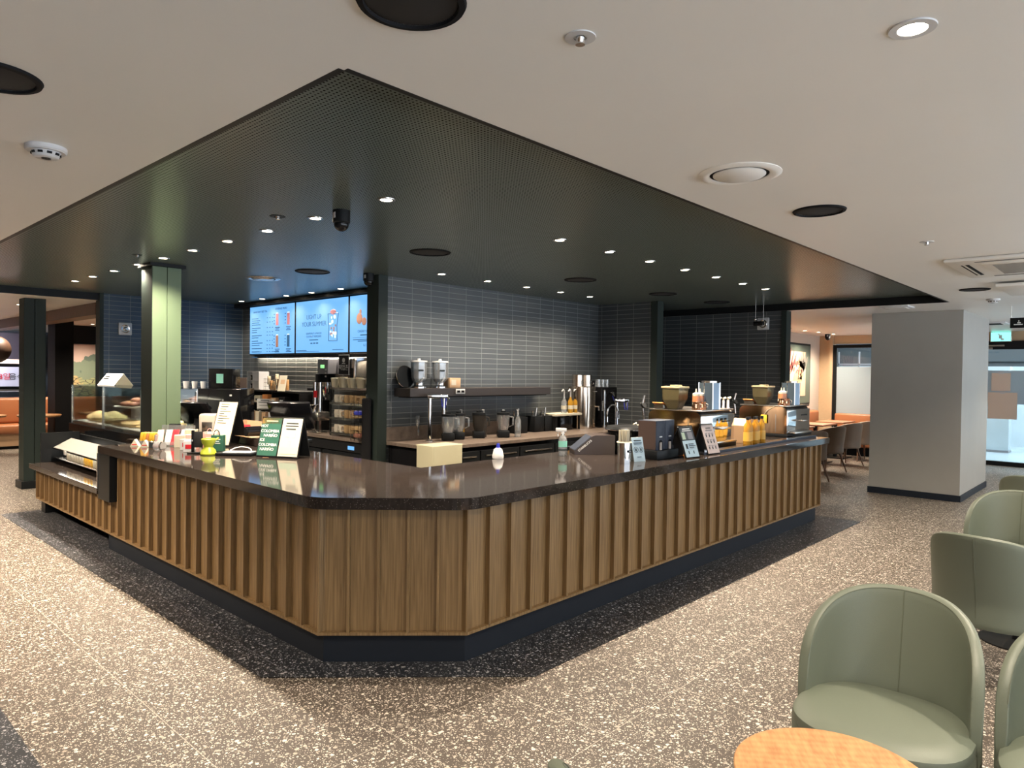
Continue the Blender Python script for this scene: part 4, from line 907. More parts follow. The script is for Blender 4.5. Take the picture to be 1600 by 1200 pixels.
t = thing('steel_hood', 'rounded stainless steel equipment hood below the middle menu screen', 'hood', (5.02, 7.45, 1.42)); obj('hood', MB().box(-.20, .11, -.42, .38, 0, .37, .05, 4), M_STEEL, t); obj('front_panel', MB().box(-.205, -.20, -.30, .2, .05, .33, .003), M_STEEL, t); obj('side_grille', MB().box(-.206, -.20, -.40, -.35, .04, .24), M_BLACKM, t, False)
p = PX(538, 570, 4.80)
t = thing('pickup_sign', 'small square black sign with a round emblem and white Korean lettering', 'sign', (4.79, p.y, p.z)); obj('board', MB().box(0, .008, -.105, .105, -.115, .115, .002), M_BLACK, t, False)
obj('white_edge', MB().box(.002, .006, -.11, .11, -.12, .12, .002), M_WHITE, t, False)
Mx = Matrix.Rotation(R(-90), 4, 'Y')
obj('emblem', MB().cyl((0, 0, 0), .028, .002, 28, M=Matrix.Translation((0, 0, .055)) @ Mx), M_WHITETXT, t, False); obj('emblem_caption', MB().box(-.002, 0, -.035, .035, .012, .02), M_WHITETXT, t, False)
yz_text('lettering', '픽업존', .074, M_WHITETXT, t, -.0015, 0, -.038)
obj('bracket', MB().box(.006, .03, -.01, .01, -.10, .10), M_STEEL, t)
t = thing('mug_rack', 'black four-tier rack of mugs left of the tiled partition', 'shelf rack', (4.52, 6.72, ZB))
for k in range(4): obj('shelf', MB().box(-.06, .30, -.48, .26, .02+.17*k, .035+.17*k, .003), M_BLACK, t, False); obj('shelf_lip', MB().box(-.064, -.06, -.48, .26, .015+.17*k, .04+.17*k), M_STEEL, t, False)
for y in (-.48, .245): obj('upright', MB().box(-.06, -.045, y, y+.015, 0, .56), M_BLACK, t, False)
def mug(loc, rz, mat, label, group, r=.042, h=.09):
    t = thing('mug', label, 'mug', loc, rz, group)
    obj('cup', MB().lathe([(r*.8, 0), (r, .012), (r, h), (r*.9, h), (r*.88, .015), (0, .012)], n=22, cap=False), mat, t)
    obj('handle', MB().tube([(0, r+.0, h*.25), (0, r+.028, h*.3), (0, r+.034, h*.55), (0, r+.028, h*.78), (0, r, h*.82)], .006, 8), mat, t); return t
g0 = None
for row in range(3):
    mw = mug((4.52, 6.90, ZB+.036+.17*row), 0, M_MUGW, f'white mug at the left end of the {["bottom", "middle", "upper"][row]} mug rack shelf', 'mugs on the rack')
    for k in range(1, 7):
        c = dup(mw, (4.52, 6.90-.098*k, ZB+.036+.17*row), R(20*(k % 3)), f'brownish mug on the {["bottom", "middle", "upper"][row]} rack shelf, {ORD[k]} from the left')
        for ch in c.children: ch.data = ch.data.copy(); ch.data.materials[0] = M_MUGB if k > 1 else M_MUGW
cups = []
for k in range(8):
    t = thing('paper_cup_stack', f'stack of cream paper cups lying on top of the mug rack, {ORD[k]} from the left', 'cup stack', (4.50+.03*(k % 2), 6.94-.09*k, ZB+.546), 0, 'cup stacks on the mug rack')
    obj('cup', MB().lathe([(.030, 0), (.044, .10+.01*(k % 3)), (.046, .105+.01*(k % 3)), (.040, .10)], n=22), M_CREAM, t); obj('rim', MB().lathe([(.046, .10), (.048, .108), (.044, .112)], n=22, cap=False), M_IVORY, t)
t = thing('wire_stand', 'chrome wire stand with coloured packets beside the partition post', 'stand', (4.36, 6.22, ZB)); mb = MB()
for k in range(5): mb.box(-.08, .06, -.07, -.066, .02+.08*k, .024+.08*k).box(-.08, .06, .066, .07, .02+.08*k, .024+.08*k).box(-.084, -.08, -.07, .07, .02+.08*k, .024+.08*k)
for y in (-.07, 0, .066): mb.box(-.084, -.08, y, y+.004, 0, .42)
obj('wires', mb, M_CHROME, t, False); 
for k in range(4): obj('packets', MB().box(-.06, .04, -.055, .055, .03+.08*k, .075+.08*k, .01), (M_BAKED, M_MUGB, M_BLACKM, M_BLUE)[k], t)
t = thing('hanging_apron', 'black cloth hanging at the end of the menu-wall counter', 'cloth', (4.36, 6.13, .72)); obj('cloth', MB().box(-.03, .01, -.10, .05, -.30, .62, .02, 3), M_BLACKM, t); obj('hook', MB().box(-.02, 0, -.03, -.02, .62, .66), M_STEEL, t)

# ================================================================== PARTITION COUNTER
t = thing('floating_shelf', 'long dark floating shelf on the grey tiled partition', 'shelf', (0, 0, 0)); t.location = (4.62, 5.72, 1.36)
obj('board', MB().box(0, 2.30, 0, .27, 0, .09, .003), pm('dark_shelf', (.035, .028, .026), .4), t, False); obj('underside_panel', MB().box(.05, 2.25, .03, .26, -.012, 0), M_BLACK, t, False)
def dispenser(x, y, z, label):
    t = thing('glass_dispenser', label, 'dispenser', (x, y, z), R(-40), 'clear dispensers on the wall shelf')
    obj('jar', MB().lathe([(.055, .06), (.085, .10), (.088, .28), (.08, .28), (.075, .11), (.05, .07)], n=28, cap=False), M_ACRY, t); obj('base', MB().lathe([(.08, 0), (.08, .015), (.05, .03), (.05, .06)], n=24), M_CHROME, t)
    obj('lid', MB().lathe([(.092, .28), (.09, .295), (.02, .30), (.015, .32), (0, .32)], n=28, cap=False), M_WHITE, t); obj('spout', MB().tube([(0, -.05, .05), (.02, -.10, .06), (.05, -.12, .11)], .008, 8), M_WHITE, t)
    obj('label_tag', MB().box(-.005, .05, -.0905, -.086, .18, .20), M_DARKTXT, t, False); obj('water', MB().lathe([(.045, .065), (.072, .11), (.074, .20), (0, .20)], n=24, cap=True), pm('clear_liquid', (.75, .78, .80), .1, trans=.7) if 'clear_liquid' not in MATS else MATS['clear_liquid'], t); return t
p1 = PY(656, 607, 5.82); p2 = PY(689, 607, 5.82)
dispenser(p1.x, 5.84, 1.451, 'left clear beverage dispenser on the long wall shelf'); dispenser(p2.x, 5.84, 1.451, 'right clear beverage dispenser on the long wall shelf')
t = thing('round_tray', 'dark round tray leaning behind the left dispenser', 'tray', (p1.x-.12, 5.93, 1.451)); obj('disc', MB().cyl((0, 0, 0), .12, .012, 36, M=Matrix.Translation((0, .0, .12)) @ Matrix.Rotation(R(80), 4, 'X')), M_BLACK, t); obj('rim', MB().lathe([(.117, .012), (.12, .018), (.123, .012)], n=36, cap=False, M=Matrix.Translation((0, .0, .12)) @ Matrix.Rotation(R(80), 4, 'X')), M_STEEL, t)
p = PY(716, 604, 5.72)
t = thing('price_holder', 'small white framed tag at the front of the wall shelf', 'tag', (p.x, 5.70, 1.385)); obj('frame', MB().box(-.05, .09, 0, .01, 0, .055, .004), M_WHITE, t); obj('window', MB().box(-.035, .01, -.002, 0, .015, .04).box(.03, .075, -.002, 0, .015, .04), M_BLACKM, t, False)
t = thing('small_carton', 'beige printed carton on the wall shelf right of the dispensers', 'box', (p.x+.02, 5.80, 1.451)); obj('body', MB().box(-.07, .09, 0, .10, 0, .11, .003), M_KRAFT, t); obj('print', MB().box(-.05, .02, -.001, 0, .03, .09), M_IVORY, t, False)
def tap_tower(px, py, y, label, mat=M_CHROME, h=.46, arm=.17):
    p = PZ(px, py, ZB) if y is None else PY(px, 655, y); t = thing('tap_tower', label, 'tap', (p.x, p.y, ZB), R(-35), 'tap towers')
    obj('column', MB().lathe([(.045, 0), (.045, .012), (.022, .02), (.022, h)], n=24), mat, t); obj('crossbar', MB().box(-.03, arm+.02, -.022, .022, h, h+.045, .006), mat, t)
    obj('nozzle', MB().tube([(arm, 0, h), (arm, -.01, h-.07)], .012, 10), M_STEEL, t); obj('lever', MB().tube([(arm-.05, -.02, h), (arm-.04, -.03, h-.09), (arm-.01, -.035, h-.10), (arm, -.03, h)], .006, 8), M_BLUE, t, label='blue tap lever'); return t
tap_tower(671, 690, None, 'steel tap tower with blue lever behind the cream towel')
p = PZ(693, 688, ZB)
t = thing('milk_frother', 'slim chrome wand stand right of the left tap tower', 'wand', (p.x, p.y, ZB)); obj('rod', MB().cyl((0, 0, 0), .015, .46, 16), M_CHROME, t); obj('collar', MB().cyl((0, 0, .28), .025, .05, 16), M_STEEL, t); obj('hook', MB().tube([(0, 0, .46), (.04, -.02, .47), (.06, -.03, .43)], .008, 8), M_CHROME, t)
def stack_glass(px, py, label, n=5, mat=M_ACRY, r=.035, z0=ZB):
    p = PZ(px, py, z0); t = thing('glass_stack', label, 'glass stack', (p.x, p.y, z0)); 
    for k in range(n): obj('tumbler', MB().lathe([(r*.8, .055*k), (r, .055*k+.09), (r*.94, .055*k+.09), (r*.75, .055*k+.006)], n=20, cap=False), mat, t)
    return t
stack_glass(651, 685, 'tall stack of clear tumblers left of the steel tap tower', 4)
p = PZ(676, 684, ZB); t = thing('red_scale', 'dark red box-shaped appliance behind the tap tower', 'appliance', (p.x+.05, p.y+.2, ZB)); obj('body', MB().box(-.14, .12, -.05, .08, 0, .12, .008), pm('deep_red', (.16, .02, .02), .3), t); obj('control', MB().box(.0, .10, -.053, -.05, .03, .10), M_STEEL, t, False)
def blender(px, py, label, tint=M_ACRY, z0=ZB, sc=1.0):
    p = PZ(px, py, z0); t = thing('blender', label, 'blender', (p.x, p.y, z0), R(-40), 'blenders on the partition worktop'); 
    obj('base', MB().box(-.07, .07, -.07, .07, 0, .08, .015), M_BLACK, t); obj('jug', MB().lathe([(.05, .08), (.07, .14), (.075, .26), (.07, .26), (.046, .09)], n=24, cap=False), tint, t)
    obj('lid', MB().lathe([(.078, .26), (.076, .285), (.03, .29), (.03, .305), (0, .305)], n=24, cap=False), M_BLACK, t); obj('handle', MB().tube([(.07, 0, .24), (.115, 0, .23), (.115, 0, .14), (.07, 0, .12)], .009, 8), tint, t); return t
blender(700, 688, 'clear lidded pitcher with dispensing spout right of the red appliance'); blender(716, 686, 'clear lidded pitcher beside the first pitcher, farther right'); blender(748, 684, 'clear blender on the partition worktop in the middle of the bar', M_SMOKE); blender(786, 683, 'clear blender on the partition worktop right of the middle one', M_ACRY)
# towel
p = PZ(655, 701, ZB)
t = thing('towel', 'cream textured towel draped over the front corner of the partition worktop', 'towel', (4.50, 5.20, ZB)); 
obj('top_fold', MB().box(-.045, .36, -.045, .22, .001, .012, .004), M_TOWEL, t); obj('front_drop', MB().box(-.045, .34, -.05, -.036, -.29, .012, .004), M_TOWEL, t); obj('side_drop', MB().box(-.05, -.036, -.05, .20, -.29, .012, .004), M_TOWEL, t)
# black speed racks / trays in the middle
for i, (px, s_) in enumerate(((760, .22), (812, .20), (838, .20))):
    p = PZ(px, 672, ZB); t = thing('bar_caddy', f'black caddy with bar tools on the partition worktop, {ORD[i]} from the left', 'caddy', (p.x, 5.80, ZB), 0, 'black bar caddies'); obj('box', MB().box(-s_/2, s_/2, -.08, .08, 0, .20, .006), M_BLACK, t); obj('tools', MB().tube([(0, 0, .2), (.02, 0, .30)], .012, 8).tube([(-.05, 0, .2), (-.06, 0, .27)], .010, 8), M_STEEL, t)
for i, px in enumerate((735, 770, 802, 824)):
    p = PZ(px, 684, ZB); t = thing('tall_bottle', f'tall syrup bottle with pump on the partition worktop, {ORD[i]} from the left', 'bottle', (p.x, p.y+.15, ZB), 0, 'pump bottles in the middle'); obj('bottle', MB().lathe([(.035, 0), (.037, .02), (.037, .19), (.014, .24), (.014, .26)], n=20), (M_AMBER, M_SMOKE, M_PINK, M_ACRY)[i], t); obj('pump', MB().tube([(0, 0, .26), (0, 0, .31), (-.05, -.03, .315)], .008, 8), M_WHITE, t)
# right of the smear
for i, (px, mt) in enumerate(((881, M_ACRY), (891, M_AMBER), (899, M_AMBER))):
    p = PZ(px, 640, 1.06); x, y = PY(px, 650, 5.75).x, 5.75
    t = thing('syrup_pump', f'pump-topped syrup bottle on the partition worktop, {ORD[i]} from the left', 'bottle', (x, y, ZB+.22), 0, 'pump syrup bottles'); obj('bottle', MB().lathe([(.036, 0), (.037, .02), (.037, .15), (.015, .19), (.015, .21)], n=20), mt, t); obj('pump', MB().tube([(0, 0, .2), (0, 0, .30), (-.03, -.01, .31), (-.07, -.02, .29)], .010, 8), M_WHITE, t); obj('label_band', MB().cyl((0, 0, .05), .038, .05, 20), M_IVORY, t)
x0 = PY(860, 650, 5.75).x; x1 = PY(903, 650, 5.75).x
t = thing('bottle_riser', 'two-step white riser carrying syrup bottles', 'riser', (x0, 5.66, ZB)); obj('top', MB().box(0, x1-x0, 0, .28, .19, .219, .003), M_IVORY, t, False); obj('leg_panel', MB().box(.02, .06, .02, .26, 0, .19), M_BLACKM, t, False); obj('leg_panel', MB().box(x1-x0-.06, x1-x0-.02, .02, .26, 0, .19), M_BLACKM, t, False); obj('middle_box', MB().box(.15, .40, .04, .26, 0, .17, .004), M_BLACKG, t)
for i, px in enumerate((893, 903, 912, 920)):
    p = PZ(px, 668, ZB); t = thing('squeeze_bottle', f'white capped bottle in front of the riser, {ORD[i]} from the left', 'bottle', (p.x, p.y, ZB), 0, 'bottles before the riser'); obj('body', MB().lathe([(.035, 0), (.036, .01), (.036, .11), (.02, .14)], n=18), (M_ACRY, M_IVORY, M_WHITE, M_ACRY)[i], t); obj('cap', MB().lathe([(.022, .14), (.010, .18), (0, .18)], n=16, cap=False), M_IVORY, t)
x = PY(914, 650, 5.70).x
t = thing('steel_boiler', 'tall polished steel boiler cylinder standing by the tiled corner', 'boiler', (x+.0, 5.78, ZB)); obj('tank', MB().lathe([(.17, 0), (.17, .56), (.16, .57), (0, .57)], n=40, cap=False), pm('warm_steel', (.62, .52, .42), .16, 1), t); obj('side_body', MB().box(.10, .215, -.10, .16, 0, .57, .01), MATS['warm_steel'], t); obj('tap', MB().tube([(.10, -.17, .30), (.10, -.24, .30), (.10, -.24, .25)], .012, 8), M_CHROME, t); obj('gauge', MB().cyl((.2, -.105, .50), .02, .004, 16), M_WHITE, t)
for i, dx in enumerate((-.03, .16)):
    q = thing('steel_canister', f'{("left","right")[i]} small steel canister on top of the tall boiler', 'canister', (x-.04+dx, 5.78, ZB+.572), 0, 'canisters on the boiler'); obj('body', MB().lathe([(.075, 0), (.075, .155), (.07, .16), (0, .16)], n=28, cap=False), MATS['warm_steel'], q); obj('label', MB().box(-.012, .012, -.077, -.074, .03, .08), M_DARKTXT, q, False)
x = PY(952, 650, 5.62).x
t = thing('filter_brewer', 'black filter coffee brewer between the steel boiler and dark post', 'coffee machine', (x+.06, 5.66, ZB)); obj('cabinet', MB().box(-.19, .19, 0, .30, 0, .56, .01), M_BLACKG, t); obj('side_trim', MB().box(.18, .192, -.004, .0, .05, .54), M_TINTMIR, t, False); obj('tap', MB().tube([(.0, -.01, .48), (.0, -.06, .48), (.0, -.07, .43)], .018, 10), M_CHROME, t); obj('tap_lever', MB().tube([(0, -.05, .44), (.02, -.06, .38), (.05, -.06, .36)], .007, 8), M_BLUE, t); obj('drip_tray', MB().box(-.18, .2, -.10, 0, 0, .03, .004), M_STEEL, t)
yz = 5.655
text('lettering', 'COFFEE', .04, M_WHITETXT, t, (-.17, -.002, .30), (R(90), R(90), 0))
for i in range(6):
    q = thing('stemmed_glass', f'upturned clear glass on the coffee brewer, {ORD[i]} from the left', 'glass', (x-.10+.05*i, 5.74+.06*(i % 2), ZB+.562), 0, 'glasses on the coffee brewer'); obj('bowl', MB().lathe([(.035, 0), (.03, .05), (.03, .10), (.026, .10), (.024, .01)], n=16, cap=False), M_ACRY, q); obj('foot', MB().cyl((0, 0, .10), .032, .006, 16), M_ACRY, q)
for i in range(3):
    q = thing('black_bowl', f'black upturned bowl on the coffee brewer, {ORD[i]} from the left', 'bowl', (x+.0+.085*i, 5.90, ZB+.562), 0, 'bowls on the coffee brewer'); obj('bowl', MB().lathe([(.06, 0), (.055, .04), (.03, .07), (0, .075)], n=20, cap=False), M_BLACKG, q); obj('foot', MB().cyl((0, 0, .072), .025, .012, 16), M_BLACK, q)
def gooseneck(px, label, mat, h=.30, r=.012, sw=.16):
    p = PY(px, 655, 5.42); t = thing('faucet', label, 'faucet', (p.x, p.y, ZB), R(-35), 'bar faucets')
    pts = [(0, 0, 0)] + [(0, 0, h*.6)] + [(sw/2-sw/2*math.cos(a), 0, h*.6+h*.4*math.sin(a)) for a in [PI*k/10 for k in range(0, 11)]] + [(sw, 0, h*.45)]
    obj('neck', MB().tube(pts, r, 10), mat, t); obj('base', MB().cyl((0, 0, 0), r*2, .03, 18), mat, t); obj('valve', MB().cyl((0, -.03, .05), .014, .05, 14), M_BLACK, t); return t
gooseneck(948.5, 'chrome gooseneck faucet in front of the black coffee brewer', M_CHROME, .33)
p = PY(944, 655, 5.48); t = thing('water_pipe', 'thin straight chrome standpipe left of the gooseneck faucet', 'pipe', (p.x, p.y, ZB)); obj('pipe', MB().cyl((0, 0, 0), .011, .52, 12), M_CHROME, t); obj('cap', MB().ball((0, 0, .52), .014, seg=10), M_STEEL, t)
tap_tower(963, 663, 5.4, 'brown steel tap tower with blue lever right of the gooseneck faucet', M_CHROME, .36, .15)
p = PZ(995, 668, .935)
# ================================================================== RIGHT BAR CLUTTER
p = PZ(879, 712, ZT)
t = thing('spray_bottle', 'clear spray bottle with teal label and white trigger on the bar', 'spray bottle', (p.x, p.y, zz), R(-60))
obj('bottle', MB().lathe([(.033, 0), (.036, .006), (.036, .125), (.028, .155), (.013, .175), (.013, .185)], n=28), M_ACRY, t); obj('label', MB().cyl((0, 0, .075), .0368, .05, 28, cap=False), M_TEAL, t); obj('lower_print', MB().cyl((0, 0, .045), .0367, .012, 28, cap=False), M_DARKTXT, t)
obj('collar', MB().cyl((0, 0, .183), .016, .02, 16), M_WHITE, t); obj('trigger_head', MB().box(-.06, .03, -.011, .011, .20, .232, .005).tube([(-.03, 0, .205), (-.045, 0, .18), (-.04, 0, .16)], .006, 8), M_WHITE, t)
p = PZ(778, 716, ZT)
t = thing('spray_bottle', 'small white bottle with a blue cap near the middle of the bar', 'bottle', (p.x, p.y, zz)); obj('bottle', MB().lathe([(.045, 0), (.047, .02), (.035, .07), (.018, .085)], n=24), M_WHITE, t); obj('cap', MB().lathe([(.016, .085), (.012, .12), (0, .122)], n=16, cap=False), M_BLUE, t)
# sloped charity / sound box
p = PZ(920, 709, ZT)
t = thing('sloped_box', 'dark brown sloped box with white lettering on its slanted black front', 'box', (4.93, 3.62, zz), R(-42))
prof = [(-.16, 0), (.19, 0), (.19, .165), (.02, .165), (-.01, .155), (-.16, .03)]
obj('body', MB().prism(prof, -.13, .13, M=Matrix.Rotation(R(90), 4, 'X')), pm('dark_wenge', (.04, .028, .024), .35), t, False)
sl = math.atan2(.125, .15)
obj('slanted_face', MB().box(0, .185, -.125, .125, 0, .003, M=Matrix.Translation((-.157, 0, .0345)) @ Matrix.Rotation(-sl, 4, 'Y')), M_NAVY, t, False)
settx = text('lettering', 'STARBUCKS', .027, M_WHITETXT, t, (0, 0, 0), (0, 0, 0)); settx.matrix_local = Matrix.Translation((-.071, -.1312, .076)) @ Matrix.Rotation(R(90), 4, 'X') @ Matrix.Rotation(sl, 4, 'Z')
# large round black bin
t = thing('round_bin', 'wide round black bin with a flat lid on the bar behind the straws', 'bin', (5.20, 3.40, zz))
obj('body', MB().lathe([(.165, 0), (.175, .02), (.185, .20)], n=44), M_BLACKM, t); obj('lid', MB().lathe([(.20, .20), (.205, .215), (.19, .235), (.0, .24)], n=44, cap=False), M_BLACK, t); obj('lid_ring', MB().lathe([(.206, .205), (.208, .210), (.206, .215)], n=44, cap=False), M_CHROME, t)
mb = MB()
for k in range(28):
    a = 2*PI*k/28; mb.box(.172, .186, -.006, .006, .02, .19, M=Matrix.Rotation(a, 4, 'Z'))
obj('ribs', mb, M_BLACKG, t)
# straw canister
p = PZ(980, 724, ZT)
t = thing('straw_canister', 'polished steel canister on the bar holding a dense bunch of paper straws', 'canister', (p.x, p.y+.03, zz))
obj('can', MB().lathe([(.052, 0), (.052, .16), (.048, .16), (.046, .01), (0, .01)], n=40, cap=False), M_CHROME, t); obj('rim', MB().lathe([(.056, .158), (.060, .162), (.056, .168), (.048, .168)], n=40, cap=False), M_IVORY, t); obj('label', MB().box(-.028, .028, -.054, -.0515, .085, .105), M_BLACK, t, False, label='small black label')
text('lettering', 'SSG', .016, M_WHITETXT, t, (0, -.0545, .095), (R(90), 0, 0))
random.seed(6); k = 0
ms = MB().cyl((0, 0, 0), .0035, .245, 8).mesh('paper_straw')
for i in range(60):
    a = random.uniform(0, 2*PI); r = math.sqrt(random.random())*.050
    o = obj('paper_straw', ms, M_IVORY, None); o.location = (p.x+r*math.cos(a)*.85, p.y+.03+r*math.sin(a)*.85, zz+.012); o.rotation_euler = (random.uniform(-.04, .04), random.uniform(-.04, .04), 0)
    tag(o, 'white paper straw standing in the polished steel canister', 'straw', 'paper straws in the steel canister')
# pale blue sign
p = PZ(1004, 722, ZT)
t = thing('counter_sign', 'pale blue upright card with two round drawings beside the straw canister', 'card', (p.x+.01, p.y+.03, zz), R(-20))
M = Matrix.Rotation(R(-14), 4, 'X')
obj('front_card', MB().box(-.055, .055, 0, .003, 0, .195, M=M), M_BLUEC, t, False); obj('rear_prop', MB().box(-.055, .055, 0, .003, 0, .195, M=Matrix.Translation((0, .095, 0)) @ Matrix.Rotation(R(14), 4, 'X')), M_IVORY, t, False)
obj('round_drawing', MB().lathe([(.019, 0), (.022, .001), (.019, .001)], n=28, cap=False, M=M @ Matrix.Translation((-.024, -.0005, .095)) @ Matrix.Rotation(R(90), 4, 'X')).lathe([(.019, 0), (.022, .001), (.019, .001)], n=28, cap=False, M=M @ Matrix.Translation((.024, -.0005, .095)) @ Matrix.Rotation(R(90), 4, 'X')).box(-.03, -.018, -.002, 0, .082, .105, M=M).box(.018, .03, -.002, 0, .085, .105, M=M), M_DARKTXT, t, False)
obj('print_lines', MB().box(-.035, .035, -.002, 0, .165, .172, M=M).box(-.04, .04, -.002, 0, .148, .152, M=M).box(-.035, .035, -.002, 0, .138, .142, M=M).box(-.02, .02, -.002, 0, .035, .039, M=M), M_DARKTXT, t, False)
# lid dispenser (navy double tower)
p = PZ(1028, 719, ZT)
t = thing('lid_dispenser', 'tall navy double dispenser with two arched openings on a black base', 'dispenser', (p.x, p.y+.02, zz), R(0))
obj('base', MB().box(-.03, .31, -.03, .19, 0, .075, .004), M_BLACK, t); 
for k in range(2):
    x = .0+.145*k; o = obj('tower', MB().box(x, x+.142, 0, .17, .075, .315, .003), M_NAVY, t); 
    obj('arched_opening', MB().prism([(x+.045, .078), (x+.098, .078), (x+.098, .13)]+[(x+.0715+.0265*math.cos(a), .13+.0265*math.sin(a)) for a in [PI*j/8 for j in range(1, 8)]]+[(x+.045, .13)], 0, .003, M=Matrix.Rotation(R(90), 4, 'X')), M_BLACKM, o)
    obj('lid_stack', MB().cyl((x+.062, -.002, .078), .014, .06, 16), MATS['warm_grey_plastic'], o); obj('badge', MB().box(x+.05, x+.09, -.004, 0, .178, .188), M_WHITE, o, False)
obj('side_face', MB().box(-.004, 0, .003, .167, .08, .312), pm('bronze_side', (.06, .04, .035), .35), t, False)
# two menu cards
def slant_card(px, py, w_, h_, label, build):
    p = PZ(px, py, ZT); t = thing('menu_stand', label, 'menu stand', (p.x, p.y+.045, zz), R(-8))
    M = Matrix.Translation((0, -.045, .003)) @ Matrix.Rotation(R(-20), 4, 'X')
    obj('board', MB().box(-w_/2, w_/2, 0, .007, 0, h_, .001, M=M), M_BLACKM, t, False); obj('rear_leg', MB().box(-w_/2, w_/2, -.007, 0, 0, h_*.97, .001, M=Matrix.Translation((0, .14, .003)) @ Matrix.Rotation(R(20), 4, 'X')), M_BLACK, t, False); build(t, M); return t
def b1(t, M):
    q = lambda n, x0, x1, z0, z1, m, y=-.003: obj(n, MB().box(x0, x1, y, 0, z0, z1, M=M), m, t, False)
    q('dark_header', -.085, .085, .155, .27, M_SHOPD); q('white_card', -.085, .085, .008, .15, M_BLUEC); q('green_picture', -.075, -.035, .16, .22, M_GREENL, -.004); q('grey_picture', .0, .065, .16, .22, MATS['grey_enamel'], -.004)
    obj('white_lines', MB().box(-.05, .05, -.0045, 0, .245, .253, M=M).box(-.06, .06, -.0045, 0, .23, .236, M=M), M_WHITETXT, t, False)
    obj('print_lines', MB().box(-.02, .05, -.0045, 0, .115, .121, M=M).box(-.02, .07, -.0045, 0, .10, .106, M=M).box(-.02, .045, -.0045, 0, .085, .09, M=M).box(-.06, -.035, -.0045, 0, .08, .12, M=M).box(-.045, -.035, -.0045, 0, .035, .06, M=M).box(.02, .03, -.0045, 0, .035, .06, M=M), M_DARKTXT, t, False)
def b2(t, M):
    obj('pink_card', MB().box(-.083, .083, -.003, 0, .008, .27, M=M), pm('grey_pink_card', (.55, .46, .43), .5), t, False)
    mb = MB()
    for r in range(3):
        for c in range(3): mb.box(-.055+.045*c, -.043+.045*c, -.0045, 0, .045+.055*r, .068+.055*r, M=M).box(-.06+.045*c, -.03+.045*c, -.0045, 0, .075+.055*r, .078+.055*r, M=M)
    mb.box(-.03, .04, -.0045, 0, .232, .24, M=M).box(-.04, .055, -.0045, 0, .213, .217, M=M); obj('print', mb, M_DARKTXT, t, False)
slant_card(1084, 716, .20, .28, 'black slanted stand with dark and pale blue cards in front of the espresso machine', b1)
slant_card(1117, 710, .18, .28, 'black slanted stand with a greyish pink card, right of the pale blue one', b2)

# espresso machines
def espresso(loc, label):
    t = thing('espresso_machine', label, 'espresso machine', loc, 0, 'espresso machines')
    Wd, Dp, Hh = .70, .56, .345
    obj('base', MB().box(-.02, Wd+.02, -.02, Dp, 0, .035, .004), M_BLACK, t); obj('body', MB().box(.01, Wd-.01, .01, Dp-.01, .035, Hh, .03, 4), M_BLACKG, t)
    M = Matrix(((0, 0, 1, 0), (1, 0, 0, 0), (0, 1, 0, 0), (0, 0, 0, 1)))
    obj('side_mirror', MB().prism([(.0, .04), (Dp, .04), (Dp, Hh-.05)]+[(Dp-.06+.06*math.cos(a), Hh-.06+.06*math.sin(a)) for a in [PI/2*j/6 for j in range(1, 7)]]+[(.06-.06*math.sin(a), Hh-.06+.06*math.cos(a)) for a in [PI/2*j/6 for j in range(0, 6)]], -.004, .004, M=M), M_TINTMIR, t, False, label='mirrored side panel with rounded top corners, orange reflection in its tint')
    obj('front_mirror', MB().box(.0, Wd, -.006, .01, .04, Hh-.03, .012, 3), M_CHROME, t)
    obj('top_tray', MB().box(.0, Wd, .0, Dp, Hh, Hh+.018, .008), M_STEEL, t); obj('brand_plate', MB().box(.42, .60, -.009, -.005, .235, .25), M_BLACK, t, False)
    obj('drip_tray', MB().box(.10, Wd-.05, -.06, .0, .035, .06, .008), M_STEEL, t); obj('spout', MB().box(.25, .45, -.09, .0, .175, .195, .006), M_STEEL, t)
    obj('steam_handle', MB().tube([(-.0, Dp+.05, Hh-.1), (-.02, Dp+.06, Hh+.06), (.0, Dp+.05, Hh+.14)], .013, 10), M_STEEL, t); obj('pressure_dial', MB().cyl((0, 0, 0), .035, .02, 24, M=Matrix.Translation((-.02, Dp+.06, Hh+.04)) @ Matrix.Rotation(R(60), 4, 'X')), M_BLACK, t)
    obj('light_line', MB().box(-.006, -.004, .12, .13, .06, .26), M_STEEL, t, False)
    return t
EM = [(5.98, 3.12, zz), (7.90, 3.06, zz)]
e1 = espresso(EM[0], 'espresso machine with mirrored sides behind the slanted menu cards')
e2 = dup(e1, EM[1], 0, 'espresso machine with mirrored sides at the far right end of the bar')
